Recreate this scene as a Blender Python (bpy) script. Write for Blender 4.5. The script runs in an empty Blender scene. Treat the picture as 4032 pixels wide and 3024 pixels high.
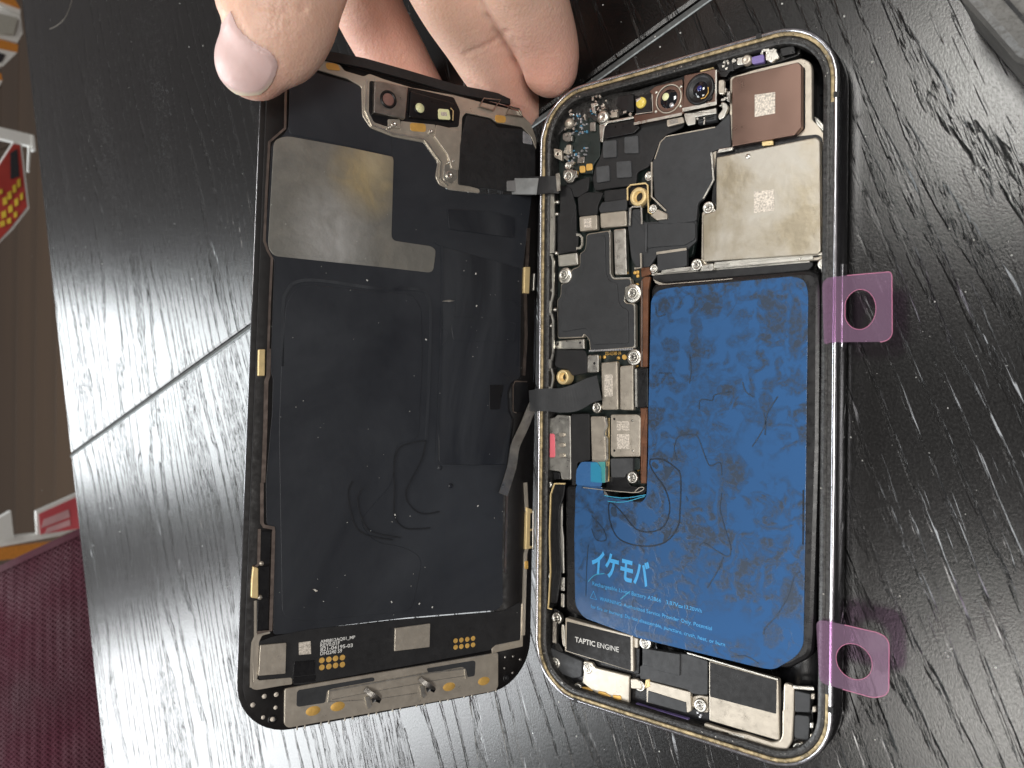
import bpy, bmesh, math, random
from mathutils import Vector, Matrix
from mathutils.bvhtree import BVHTree
random.seed(7)
MM = 0.001
scene = bpy.context.scene
# ---------------------------------------------------------------- camera (distances below are millimetres)
CR = Matrix(((.7757, .0091, -.6310), (-.0074, .99996, .0052), (.6311, .0006, .7757)))   # world -> camera
q_ = CR.to_quaternion(); q_.normalize(); CR = q_.to_matrix()
CC = Vector((116.9, -71.5, 161.35))
FPX = 3055.0
cam_data = bpy.data.cameras.new('camera')
cam_data.sensor_width = 36.0
cam_data.lens = FPX / 4032 * 36
cam_data.clip_start = 0.005
cam_data.clip_end = 50
cam_data.dof.use_dof = True
cam_data.dof.focus_distance = 0.178
cam_data.dof.aperture_fstop = 34
camera = bpy.data.objects.new('camera', cam_data)
scene.collection.objects.link(camera)
camera.matrix_world = Matrix.Translation(CC * MM) @ CR.transposed().to_4x4()
scene.camera = camera
# ---------------------------------------------------------------- world, lamps, exposure
world = bpy.data.worlds.new('World'); scene.world = world; world.use_nodes = True
bg = world.node_tree.nodes['Background']
bg.inputs[0].default_value = (1, .91, .89, 1); bg.inputs[1].default_value = 0.17
scene.view_settings.view_transform = 'Standard'; scene.view_settings.look = 'None'
scene.view_settings.exposure = 0.0; scene.view_settings.gamma = 1.0

def area_lamp(name, az, el, dist, sx, sy, power, col=(1, 1, 1), aim=(-60, -70, 0)):
    l = bpy.data.lights.new(name, 'AREA'); l.shape = 'RECTANGLE'; l.size = sx; l.size_y = sy
    l.energy = power; l.color = col
    o = bpy.data.objects.new(name, l); scene.collection.objects.link(o)
    a, e = math.radians(az), math.radians(el)
    d = Vector((math.cos(e) * math.cos(a), math.cos(e) * math.sin(a), math.sin(e)))
    t = Vector(aim) * MM
    o.location = t + d * dist
    o.rotation_euler = (-d).to_track_quat('-Z', 'Y').to_euler()
    return o
# two tall windows across the room beyond the far table edge, ceiling panels overhead
area_lamp('window_lamp', 181, 30, 2.2, .50, 1.2, 23, (.93, .98, 1))
area_lamp('window_lamp', -152, 34, 2.2, .60, 1.5, 33, (.95, .98, 1))
area_lamp('ceiling_lamp', 100, 70, 1.9, .40, .36, 10, (1, .98, .93), (60, -60, 0))
area_lamp('ceiling_lamp', -98, 68, 1.9, .42, .34, 7, (1, .97, .92), (60, -60, 0))
area_lamp('ceiling_lamp', -8, 50, 1.9, .5, .5, 16, (1, .97, .93), (60, -60, 0))

# ---------------------------------------------------------------- measuring: photograph pixel -> ray -> point on a known plane
FR = dict(n=(0, 0, 1), d=(0, 0, 2212 / 4032), z1=(800, 0, 1.58), z2=(2000, 0, 1.58), z3=(2000, 700, 1.58), z4=(2000, 1600, 1.58),
          z5=(2000, 2300, 1.58), z6=(900, 2200, 1.7015), z7=(900, 900, 1.6592), q1=(2100, 400, 3.16), q2=(2100, 900, 3.318),
          q3=(2100, 1300, 2.552), r1=(3100, 0, 2.37), r2=(3150, 900, 2.3696), r3=(3150, 2250, 2.143), l3=(0, 0, 1.8433),
          l4=(0, 1850, 3.016), s1=(2200, 150, 3.16), s2=(2080, 1900, 2.37), s4=(900, 1900, 1.7015))
def ray(fr, p):
    ox, oy, s = FR[fr]
    x = ox + p[0] / s - 2016; y = oy + p[1] / s - 1512
    return (CR.transposed() @ Vector((x, -y, -FPX))).normalized()
def at_depth(fr, p, depth):
    d = ray(fr, p); fwd = -(CR.transposed() @ Vector((0, 0, 1)))
    return CC + d * (depth / d.dot(fwd))
def on_z(fr, p, z):
    d = ray(fr, p); return CC + d * ((z - CC.z) / d.z)
ZR = 7.85                                   # rim of the phone body above the table
BODY = Matrix.Translation((0, 0, ZR))
SU = CR.transposed() @ Vector((.8525102, -.04693645, -.520599))
SV = CR.transposed() @ Vector((.02079339, .99821717, -.05594747))
SU.normalize(); SN = SU.cross(SV).normalized(); SV = SN.cross(SU)
SO = CC + CR.transposed() @ Vector((-52.89322048, 73.78159853, -165.35196355))
SCR = Matrix(((SU.x, SV.x, SN.x, SO.x), (SU.y, SV.y, SN.y, SO.y), (SU.z, SV.z, SN.z, SO.z), (0, 0, 0, 1)))
def on_frame(M, fr, p, z):
    Mi = M.inverted(); o = Mi @ CC; d = Mi.to_3x3() @ ray(fr, p)
    return o + d * ((z - o.z) / d.z)

# ---------------------------------------------------------------- materials
def mat(name, col, rough=.5, metal=0, noise=None, nscale=3000., bump=0, bscale=3000., spec=.5, var=.25, **kw):
    m = bpy.data.materials.new(name); m.use_nodes = True
    nt = m.node_tree; b = nt.nodes['Principled BSDF']
    b.inputs['Base Color'].default_value = (*col, 1); b.inputs['Roughness'].default_value = rough
    b.inputs['Metallic'].default_value = metal; b.inputs['Specular IOR Level'].default_value = spec
    for k, v in kw.items(): b.inputs[k.replace('_', ' ')].default_value = v
    tc = nt.nodes.new('ShaderNodeTexCoord')
    def nz(sc, det=5, rg=.6):
        n = nt.nodes.new('ShaderNodeTexNoise'); n.inputs['Scale'].default_value = sc; n.inputs['Detail'].default_value = det
        n.inputs['Roughness'].default_value = rg; nt.links.new(tc.outputs['Object'], n.inputs['Vector']); return n
    n = nz(nscale / 10)
    r = nt.nodes.new('ShaderNodeMapRange'); r.inputs[1].default_value = .3; r.inputs[2].default_value = .7
    r.inputs[3].default_value = 1 - var; r.inputs[4].default_value = 1 + var
    nt.links.new(n.outputs[0], r.inputs[0])
    mx = nt.nodes.new('ShaderNodeMix'); mx.data_type = 'RGBA'; mx.blend_type = 'MULTIPLY'; mx.inputs[0].default_value = 1
    mx.inputs[6].default_value = (*col, 1); nt.links.new(r.outputs[0], mx.inputs[7]); nt.links.new(mx.outputs[2], b.inputs['Base Color'])
    rr = nt.nodes.new('ShaderNodeMapRange'); rr.inputs[1].default_value = .3; rr.inputs[2].default_value = .7
    rr.inputs[3].default_value = max(rough * .75, .02); rr.inputs[4].default_value = min(rough * 1.3, 1)
    n2 = nz(nscale / 4); nt.links.new(n2.outputs[0], rr.inputs[0]); nt.links.new(rr.outputs[0], b.inputs['Roughness'])
    if bump:
        bn = nt.nodes.new('ShaderNodeBump'); bn.inputs['Strength'].default_value = bump; bn.inputs['Distance'].default_value = .0001
        n3 = nz(bscale); nt.links.new(n3.outputs[0], bn.inputs['Height']); nt.links.new(bn.outputs[0], b.inputs['Normal'])
    m['nodes'] = 1
    return m
def P(m): return m.node_tree.nodes['Principled BSDF']

M = {}
M['steel'] = mat('polished steel', (.55, .55, .58), .2, 1, var=.06)
M['side'] = mat('steel side band', (.34, .34, .36), .12, 1, var=.1)
M['nickel'] = mat('warm nickel plate', (.58, .525, .44), .36, .65, var=.10, bump=.15, bscale=2500)
M['silver'] = mat('bright silver plate', (.70, .68, .62), .34, 1, var=.10, bump=.3, bscale=2500)
M['darksteel'] = mat('dull bracket metal', (.40, .38, .35), .35, 1, var=.25, bump=.5, bscale=3000)
M['bronze'] = mat('bronze toned frame line', (.30, .245, .215), .4, 1, var=.15)
M['copper'] = mat('brown copper plate', (.24, .155, .125), .3, 1, var=.04, nscale=300)
M['gold'] = mat('gold pad', (.85, .52, .14), .45, .5, var=.15, bump=.3)
M['brass'] = mat('pale gold ring', (.85, .66, .34), .5, .55, var=.08)
M['black'] = mat('black plastic', (.004, .004, .005), .35, var=.3, bump=.3)
M['matte'] = mat('matte black film', (.017, .017, .018), .55, var=.25, bump=.4, bscale=5000, spec=.4)
M['tape'] = mat('charcoal tape', (.038, .040, .043), .5, var=.15, bump=.3, bscale=4000, spec=.45)
M['pad'] = mat('grey foam pad', (.075, .078, .082), .7, var=.2, bump=.6, bscale=6000, spec=.3)
M['pcb'] = mat('dark green board', (.012, .020, .018), .4, var=.3, bump=.5)
M['cell'] = mat('black battery pouch', (.012, .012, .013), .3, var=.2, bump=.2, bscale=700)
M['copperflex'] = mat('brown flex edge', (.16, .065, .03), .4, var=.3)
M['glassblack'] = mat('black bezel', (.008, .007, .007), .5, var=.2, bump=.1, spec=.25)
M['lens'] = mat('dark lens glass', (.004, .005, .008), .05, spec=.8, var=.1)
M['lensblue'] = mat('blue coated lens', (.01, .02, .16), .05, spec=1, var=.1)
M['yellow'] = mat('yellow lens', (.80, .62, .12), .2, var=.1)
M['paleyellow'] = mat('pale yellow emitter', (.88, .90, .52), .3, var=.06)
M['ir'] = mat('brown window', (.24, .13, .11), .3, var=.1)
M['white'] = mat('white print', (.75, .75, .72), .6, var=.05)
M['etch'] = mat('etched pale patch', (.66, .60, .52), .6, .2, nscale=26000, var=.5)
M['red'] = mat('red water marker', (.80, .16, .20), .5, var=.1)
M['purple'] = mat('purple tinted plastic', (.21, .16, .40), .3, var=.2)
M['smd'] = mat('tiny component', (.75, .76, .80), .3, .7, var=.3)
M['smdblue'] = mat('tiny blue component', (.12, .35, .55), .3, .2, var=.3)
M['glue'] = mat('dried adhesive', (.38, .30, .17), .5, .5, nscale=9000, var=.7, bump=1, bscale=3000)
M['filmtext'] = mat('light blue print', (.07, .42, .85), .4, var=.05)
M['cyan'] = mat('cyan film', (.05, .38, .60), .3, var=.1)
M['grime'] = mat('grimy gasket', (.034, .033, .032), .30, .2, nscale=12000, var=.8, bump=1, bscale=1800)

def two_tone(name, c1, c2, scale, lo, hi, rough, metal, r2=None, bump=.3, bscale=300, detail=6, distort=0, stretch=(1, 1, 1)):
    m = bpy.data.materials.new(name); m.use_nodes = True; nt = m.node_tree; b = P(m)
    tc = nt.nodes.new('ShaderNodeTexCoord'); mp = nt.nodes.new('ShaderNodeMapping'); mp.inputs['Scale'].default_value = stretch
    nt.links.new(tc.outputs['Object'], mp.inputs[0])
    n = nt.nodes.new('ShaderNodeTexNoise'); n.inputs['Scale'].default_value = scale; n.inputs['Detail'].default_value = detail
    n.inputs['Distortion'].default_value = distort; n.inputs['Roughness'].default_value = .62
    nt.links.new(mp.outputs[0], n.inputs['Vector'])
    r = nt.nodes.new('ShaderNodeValToRGB'); r.color_ramp.elements[0].position = lo; r.color_ramp.elements[1].position = hi
    r.color_ramp.elements[0].color = (*c1, 1); r.color_ramp.elements[1].color = (*c2, 1)
    nt.links.new(n.outputs[0], r.inputs[0]); nt.links.new(r.outputs[0], b.inputs['Base Color'])
    b.inputs['Metallic'].default_value = metal
    rr = nt.nodes.new('ShaderNodeMapRange'); rr.inputs[1].default_value = lo; rr.inputs[2].default_value = hi
    rr.inputs[3].default_value = rough; rr.inputs[4].default_value = r2 if r2 is not None else rough
    nt.links.new(n.outputs[0], rr.inputs[0]); nt.links.new(rr.outputs[0], b.inputs['Roughness'])
    bn = nt.nodes.new('ShaderNodeBump'); bn.inputs['Strength'].default_value = bump; bn.inputs['Distance'].default_value = .0005
    n3 = nt.nodes.new('ShaderNodeTexNoise'); n3.inputs['Scale'].default_value = bscale; n3.inputs['Detail'].default_value = 4
    nt.links.new(tc.outputs['Object'], n3.inputs['Vector'])
    nt.links.new(n3.outputs[0], bn.inputs['Height']); nt.links.new(bn.outputs[0], b.inputs['Normal'])
    return m
M['smear'] = two_tone('glue smeared nickel plate', (.42, .365, .27), (.54, .51, .45), 62, .42, .64, .36, .85, .5, .12, 500, distort=.25)
M['patch'] = two_tone('grey metal patch with painted sheen', (.28, .275, .25), (.40, .38, .33), 60, .45, .70, .45, .7, .42, .5, 200, distort=.4)
M['film'] = two_tone('blue black sheet', (.013, .015, .020), (.034, .038, .045), 22, .32, .68, .38, 0, .5, .9, 48, distort=.6)
M['film2'] = two_tone('blue black sheet with ripples', (.013, .015, .020), (.048, .053, .060), 34, .38, .66, .34, 0, .46, 1, 55, distort=1.2, stretch=(1, .35, 1))
P(M['film']).inputs['Specular IOR Level'].default_value = .45
def _sm(fr, x, y, rx, ry):                     # photograph spot -> battery film coordinates (metres)
    p = on_frame(BODY, fr, (x, y), -1.1); q = on_frame(BODY, fr, (x + rx, y), -1.1); s = on_frame(BODY, fr, (x, y + ry), -1.1)
    return ((p.x - 45) * MM, (p.y + 90) * MM, (q - p).length * MM, (s - p).length * MM)
SMUDGE = [_sm(*a) for a in [('z3', 1260, 790, 80, 80), ('z3', 1165, 1040, 45, 210), ('z3', 970, 800, 45, 60), ('z3', 1610, 760, 55, 70), ('z3', 1665, 870, 75, 110), ('z3', 1790, 930, 45, 190),
    ('z3', 1010, 1040, 60, 60), ('z4', 1130, 170, 75, 35), ('z4', 1380, 400, 110, 120), ('z4', 1170, 770, 55, 40), ('z4', 1750, 1190, 60, 130), ('z4', 1640, 1420, 70, 90), ('z4', 1480, 1000, 60, 60),
    ('z4', 560, 740, 35, 90), ('z4', 1160, 520, 45, 45), ('z4', 900, 1430, 120, 25), ('z3', 1360, 1320, 70, 40), ('z3', 1600, 1400, 40, 80), ('z4', 1330, 640, 30, 160)]]
# blue battery film: clear areas and dark bubbled blotches
def blue_film():
    m = bpy.data.materials.new('blue film with dark blotches'); m.use_nodes = True; nt = m.node_tree; b = P(m)
    tc = nt.nodes.new('ShaderNodeTexCoord')
    def nz(sc, det, dist=0, off=0):
        mp = nt.nodes.new('ShaderNodeMapping'); mp.inputs['Location'].default_value = (off, off * .7, 0); nt.links.new(tc.outputs['Object'], mp.inputs[0])
        n = nt.nodes.new('ShaderNodeTexNoise'); n.inputs['Scale'].default_value = sc; n.inputs['Detail'].default_value = det
        n.inputs['Distortion'].default_value = dist; nt.links.new(mp.outputs[0], n.inputs['Vector']); return n
    def mr(src, a, c, d, e):
        r = nt.nodes.new('ShaderNodeMapRange'); r.inputs[1].default_value = a; r.inputs[2].default_value = c
        r.inputs[3].default_value = d; r.inputs[4].default_value = e; nt.links.new(src, r.inputs[0]); return r.outputs[0]
    def op(o, a, b_):
        n = nt.nodes.new('ShaderNodeMath'); n.operation = o
        for i, v in enumerate((a, b_)):
            if isinstance(v, (int, float)): n.inputs[i].default_value = v
            else: nt.links.new(v, n.inputs[i])
        return n.outputs[0]
    big = nz(55, 3, .8, 3.1); mid = nz(260, 8, 1.2, 1.7); fine = nz(1500, 6, .5)
    area = mr(big.outputs[0], .36, .56, 0, 1)
    # vein like lines: |noise - .5| small
    v = op('ABSOLUTE', op('SUBTRACT', nz(110, 7, 1.4, 5.3).outputs[0], .5), 0)
    vein = op('MULTIPLY', mr(v, .0, .022, 1, 0), mr(nz(60, 2, 0, 9).outputs[0], .45, .6, 0, 1))
    bl = op('MULTIPLY', area, mr(mid.outputs[0], .44, .60, 0, 1))
    bl = op('MULTIPLY', bl, mr(fine.outputs[0], .35, .65, .35, 1))
    tot = op('MINIMUM', op('ADD', op('MULTIPLY', bl, 1.25), op('MULTIPLY', vein, .4)), 1)
    r = nt.nodes.new('ShaderNodeMix'); r.data_type = 'RGBA'
    r.inputs[6].default_value = (.036, .116, .285, 1); r.inputs[7].default_value = (.020, .040, .075, 1)
    # broad smudges where the film lifted, each at its own measured spot
    for (cx, cy, rx, ry) in SMUDGE:
        mp_ = nt.nodes.new('ShaderNodeMapping'); mp_.inputs['Scale'].default_value = (1 / rx, 1 / ry, 1); mp_.inputs['Location'].default_value = (-cx / rx, -cy / ry, 0)
        nt.links.new(tc.outputs['Object'], mp_.inputs[0])
        sx = nt.nodes.new('ShaderNodeSeparateXYZ'); nt.links.new(mp_.outputs[0], sx.inputs[0])
        dd = op('ADD', op('POWER', sx.outputs[0], 2.0), op('POWER', sx.outputs[1], 2.0))
        dd = op('ADD', dd, mr(mid.outputs[0], .3, .7, -.7, .7))
        tot = op('MINIMUM', op('ADD', tot, op('MULTIPLY', mr(dd, .55, 1.0, .75, 0), mr(fine.outputs[0], .35, .65, .5, 1))), 1)
    nt.links.new(tot, r.inputs[0]); nt.links.new(r.outputs[2], b.inputs['Base Color'])
    b.inputs['Roughness'].default_value = .22; b.inputs['Coat Weight'].default_value = .3; b.inputs['Coat Roughness'].default_value = .08
    nt.links.new(mr(tot, 0, 1, .14, .4), b.inputs['Roughness'])
    bn = nt.nodes.new('ShaderNodeBump'); bn.inputs['Strength'].default_value = .10; bn.inputs['Distance'].default_value = .0002
    nt.links.new(tot, bn.inputs['Height']); nt.links.new(bn.outputs[0], b.inputs['Normal'])
    return m
M['bluefilm'] = blue_film()
def pink_film():
    m = bpy.data.materials.new('translucent pink film'); m.use_nodes = True; nt = m.node_tree
    b = P(m); b.inputs['Base Color'].default_value = (.58, .40, .55, 1); b.inputs['Roughness'].default_value = .25
    tr = nt.nodes.new('ShaderNodeBsdfTransparent'); tr.inputs[0].default_value = (.88, .74, .87, 1)
    mx = nt.nodes.new('ShaderNodeMixShader'); mx.inputs[0].default_value = .13
    nt.links.new(tr.outputs[0], mx.inputs[1]); nt.links.new(b.outputs[0], mx.inputs[2])
    nt.links.new(mx.outputs[0], nt.nodes['Material Output'].inputs[0])
    return m
M['pink'] = pink_film()
M['pinkedge'] = mat('red pink cut edge', (.66, .25, .36), .4, var=.1)

def table_mat():
    m = bpy.data.materials.new('black embossed wood grain laminate'); m.use_nodes = True; nt = m.node_tree; b = P(m)
    tc = nt.nodes.new('ShaderNodeTexCoord')
    def mp(rot, sc, loc=(0, 0, 0)):
        a = nt.nodes.new('ShaderNodeMapping'); a.vector_type = 'POINT'; a.inputs['Rotation'].default_value = (0, 0, rot)
        nt.links.new(tc.outputs['Object'], a.inputs[0])
        c = nt.nodes.new('ShaderNodeMapping'); c.inputs['Scale'].default_value = sc; c.inputs['Location'].default_value = loc
        nt.links.new(a.outputs[0], c.inputs[0]); return c.outputs[0]
    def nz(vec, sc, det, rg=.55, dist=0):
        n = nt.nodes.new('ShaderNodeTexNoise'); n.inputs['Scale'].default_value = sc; n.inputs['Detail'].default_value = det
        n.inputs['Roughness'].default_value = rg; n.inputs['Distortion'].default_value = dist
        nt.links.new(vec, n.inputs['Vector']); return n.outputs[0]
    def mr(src, a, c, d, e):
        r = nt.nodes.new('ShaderNodeMapRange'); r.inputs[1].default_value = a; r.inputs[2].default_value = c
        r.inputs[3].default_value = d; r.inputs[4].default_value = e; nt.links.new(src, r.inputs[0]); return r.outputs[0]
    def op(o, a, b_):
        n = nt.nodes.new('ShaderNodeMath'); n.operation = o
        for i, v in enumerate((a, b_)):
            if isinstance(v, (int, float)): n.inputs[i].default_value = v
            else: nt.links.new(v, n.inputs[i])
        return n.outputs[0]
    rot = math.radians(70)                      # the grain runs along local x after this turn
    # growth rings: bands across the grain, bent by a slow noise -> long lines and cathedrals
    warp = nz(mp(rot, (1.2, 7, 1), (4.3, 1.7, 0)), 2.2, 2)
    sep = nt.nodes.new('ShaderNodeSeparateXYZ'); nt.links.new(mp(rot, (1, 1, 1)), sep.inputs[0])
    ringpos = op('ADD', op('MULTIPLY', sep.outputs[1], 175.0), op('MULTIPLY', warp, 14.0))
    ringpos = op('ADD', ringpos, op('MULTIPLY', nz(mp(rot, (12, 60, 1)), 3, 3), .55))
    fr = op('FRACT', ringpos, 0)
    wide = mr(nz(mp(rot, (5, 22, 1), (2, 5, 0)), 1.6, 3), .51, .70, .09, .66)              # lines merge into dense cathedral patches
    line = mr(op('SUBTRACT', wide, op('ABSOLUTE', op('SUBTRACT', fr, .5), 0)), -.03, .04, 0, 1)
    dash = mr(nz(mp(rot, (130, 2300, 1)), 1, 2, .5), .45, .51, 0, 1)                # broken into pores along the grain
    dens = mr(nz(mp(rot, (3, 16, 1)), 2.2, 2), .36, .52, .3, 1)
    pores = op('MULTIPLY', op('MULTIPLY', line, dash), dens)
    thin = mr(nz(mp(rot, (60, 1300, 1), (3, 1, 0)), 1, 2, .5), .64, .70, 0, 1)
    pores = op('MAXIMUM', pores, op('MULTIPLY', thin, mr(nz(mp(rot, (8, 30, 1), (9, 9, 0)), 1.3, 2), .52, .66, 0, .6)))
    wrinkle = nz(mp(rot, (1, 1.5, 1)), 1700, 4, .6)
    h = op('ADD', op('MULTIPLY', wrinkle, .12), op('MULTIPLY', pores, -1.0))
    bn = nt.nodes.new('ShaderNodeBump'); bn.inputs['Strength'].default_value = .75; bn.inputs['Distance'].default_value = .00028
    nt.links.new(h, bn.inputs['Height']); nt.links.new(bn.outputs[0], b.inputs['Normal'])
    nt.links.new(mr(wrinkle, .3, .7, .004, .008), b.inputs['Base Color'])
    nt.links.new(mr(wrinkle, .3, .7, .17, .27), b.inputs['Roughness'])
    b.inputs['Specular IOR Level'].default_value = .62
    return m
M['table'] = table_mat()

# ---------------------------------------------------------------- mesh helpers
COL = scene.collection
def link(name, me, parent=None, material=None, smooth=False):
    o = bpy.data.objects.new(name, me); COL.objects.link(o)
    if material is not None: me.materials.append(M[material] if isinstance(material, str) else material)
    if parent is not None: o.parent = parent
    if smooth:
        for p in me.polygons: p.use_smooth = True
    return o
class Ctx:                                     # a thing: its Empty and the millimetre frame its parts are measured in
    def __init__(s, name, label, cat, frame, base=(0, 0, 0), group=None):
        s.M = frame; s.base = Vector(base)
        e = bpy.data.objects.new(name, None); COL.objects.link(e); e.empty_display_size = .01
        t = (frame @ s.base) * MM
        mw = frame.to_3x3().to_4x4(); mw.translation = t; e.matrix_world = mw
        e['label'] = label; e['category'] = cat
        if group: e['group'] = group
        s.e = e
    def px(s, fr, p, z): return on_frame(s.M, fr, p, z)
def build(ctx, name, verts, faces, material, parent=None, smooth=False):
    me = bpy.data.meshes.new(name)
    b = ctx.base if ctx else Vector((0, 0, 0))
    me.from_pydata([tuple((Vector(v) - b) * MM) for v in verts], [], faces)
    me.update()
    bm = bmesh.new(); bm.from_mesh(me); bmesh.ops.recalc_face_normals(bm, faces=bm.faces); bm.to_mesh(me); bm.free()
    return link(name, me, parent or (ctx.e if ctx else None), material, smooth)
def area2(p): return sum(p[i][0] * p[(i + 1) % len(p)][1] - p[(i + 1) % len(p)][0] * p[i][1] for i in range(len(p))) / 2
def fillet(pts, r, seg=4):
    out = []; n = len(pts)
    for i in range(n):
        a, b, c = Vector(pts[i - 1][:2]), Vector(pts[i][:2]), Vector(pts[(i + 1) % n][:2])
        u, v = (a - b), (c - b); lu, lv = u.length, v.length
        if lu < 1e-6 or lv < 1e-6: continue
        rr = min(r, lu * .45, lv * .45)
        p, q = b + u / lu * rr, b + v / lv * rr
        for k in range(seg + 1):
            t = k / seg; out.append(tuple((1 - t) ** 2 * p + 2 * t * (1 - t) * b + t * t * q))
    return out
def offset(pts, d):                             # inset of a counter-clockwise outline
    n = len(pts); out = []
    for i in range(n):
        a, b, c = Vector(pts[i - 1]), Vector(pts[i]), Vector(pts[(i + 1) % n])
        e1, e2 = (b - a), (c - b)
        if e1.length < 1e-9 or e2.length < 1e-9: out.append(tuple(b)); continue
        e1.normalize(); e2.normalize(); n1, n2 = Vector((-e1.y, e1.x)), Vector((-e2.y, e2.x))
        m = n1 + n2
        if m.length < .3: m = n1
        m = m / max(m.dot(n1), .35) if m.dot(n1) > 0 else n1
        out.append(tuple(b + m * d))
    return out
def slab(ctx, name, pts, z, t, material, r=.4, bev=.12, parent=None, holes=None, seg=4):
    """outline pts (mm in the frame), top at z, thickness t, rounded corners and a softened top edge"""
    p = [tuple(q[:2]) for q in pts]
    if area2(p) < 0: p.reverse()
    if r > 0: p = fillet(p, r, seg)
    n = len(p); bev = min(bev, t * .45)
    rings = [([*p], z - t), ([*p], z - bev), (offset(p, bev * .35), z - bev * .3), (offset(p, bev), z)]
    V = []; F = []
    for ring, zz in rings: V += [(x, y, zz) for x, y in ring]
    for k in range(3):
        for i in range(n):
            j = (i + 1) % n; F.append((k * n + i, k * n + j, (k + 1) * n + j, (k + 1) * n + i))
    F.append(tuple(range(3 * n, 4 * n))); F.append(tuple(reversed(range(n))))
    return build(ctx, name, V, F, material, parent)
def pslab(ctx, name, fr, pts, z, t, material, **k):
    """same with the outline measured on the photograph; items may be (x, y) or (frame, x, y)"""
    q = []
    for p in pts:
        f2, pp = (p[0], p[1:]) if isinstance(p[0], str) else (fr, p)
        q.append(ctx.px(f2, pp, z))
    return slab(ctx, name, q, z, t, material, **k)
def lathe(ctx, name, c, prof, material, parent=None, n=28, sx=1, sy=1, smooth=True, cap=True):
    """prof: list of (radius, z) from outside bottom to centre; c: (x, y)"""
    V = []; F = []
    for (rr, z) in prof:
        for i in range(n):
            a = 2 * math.pi * i / n; V.append((c[0] + rr * sx * math.cos(a), c[1] + rr * sy * math.sin(a), z))
    for k in range(len(prof) - 1):
        for i in range(n):
            j = (i + 1) % n; F.append((k * n + i, k * n + j, (k + 1) * n + j, (k + 1) * n + i))
    if cap and prof[-1][0] > 1e-4: F.append(tuple(range((len(prof) - 1) * n, len(prof) * n)))
    o = build(ctx, name, V, F, material, parent)
    if smooth:
        me = o.data
        for p_ in me.polygons: p_.use_smooth = len(p_.vertices) == 4
    return o
def ribbon(ctx, name, pts, w, t, material, parent=None, up=(0, 0, 1), close=False):
    """flat strip of width w (or a list of widths) along a 3D line"""
    P_ = [Vector(p) for p in pts]; n = len(P_); V = []; F = []
    for i in range(n):
        a, b = P_[max(i - 1, 0)], P_[min(i + 1, n - 1)]
        if close: a, b = P_[i - 1], P_[(i + 1) % n]
        d = (b - a).normalized(); U = Vector(up[i] if isinstance(up, list) else up)
        s = d.cross(U)
        s = s.normalized() if s.length > 1e-6 else Vector((1, 0, 0))
        nn = s.cross(d).normalized(); ww = (w[i] if isinstance(w, list) else w) / 2
        V += [P_[i] - s * ww, P_[i] + s * ww, P_[i] + s * ww + nn * t, P_[i] - s * ww + nn * t]
    m_ = n if close else n - 1
    for i in range(m_):
        for k in range(4):
            a, b = i * 4 + k, i * 4 + (k + 1) % 4; c, d = ((i + 1) % n) * 4 + (k + 1) % 4, ((i + 1) % n) * 4 + k
            F.append((a, b, c, d))
    if not close: F += [(0, 3, 2, 1), tuple((n - 1) * 4 + k for k in range(4))]
    return build(ctx, name, V, F, material, parent)
def pline(ctx, name, fr, pts, z, w, t, material, **k):
    q = []
    for p in pts:
        f2, pp = (p[0], p[1:]) if isinstance(p[0], str) else (fr, p)
        q.append(ctx.px(f2, pp, z))
    return ribbon(ctx, name, q, w, t, material, **k)
def smooth_path(pts, k=6):
    P_ = [Vector(p) for p in pts]; out = []
    for i in range(len(P_) - 1):
        p0, p1, p2, p3 = P_[max(i - 1, 0)], P_[i], P_[i + 1], P_[min(i + 2, len(P_) - 1)]
        for j in range(k):
            t = j / k
            out.append(.5 * ((2 * p1) + (-p0 + p2) * t + (2 * p0 - 5 * p1 + 4 * p2 - p3) * t * t + (-p0 + 3 * p1 - 3 * p2 + p3) * t ** 3))
    out.append(P_[-1]); return out
def text(ctx, name, body, fr, p0, p1, z, material, parent=None, size=None, bold=0, hy=None):
    """flat print: starts at p0, its baseline ends at p1 (photo points), optional height in mm"""
    a, b = ctx.px(fr, p0, z), ctx.px(fr, p1, z)
    c = bpy.data.curves.new(name, 'FONT'); c.body = body; c.size = 1; c.offset = bold; c.resolution_u = 3
    o = bpy.data.objects.new(name, c); COL.objects.link(o)
    me = bpy.data.meshes.new_from_object(o.evaluated_get(bpy.context.evaluated_depsgraph_get()))
    bpy.data.objects.remove(o); bpy.data.curves.remove(c)
    xs = [v.co.x for v in me.vertices]; x0, x1 = min(xs), max(xs)
    s = (b - a).length / (x1 - x0); sy = s if hy is None else hy / (max(v.co.y for v in me.vertices) - min(v.co.y for v in me.vertices))
    d = (b - a).normalized(); e = Vector((-d.y, d.x, 0))
    for v in me.vertices:
        co = a + d * (v.co.x - x0) * s + e * v.co.y * sy
        v.co = (Vector((co.x, co.y, z)) - ctx.base) * MM
    me.name = name; me.materials.clear()
    return link(name, me, parent or ctx.e, material)
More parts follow.
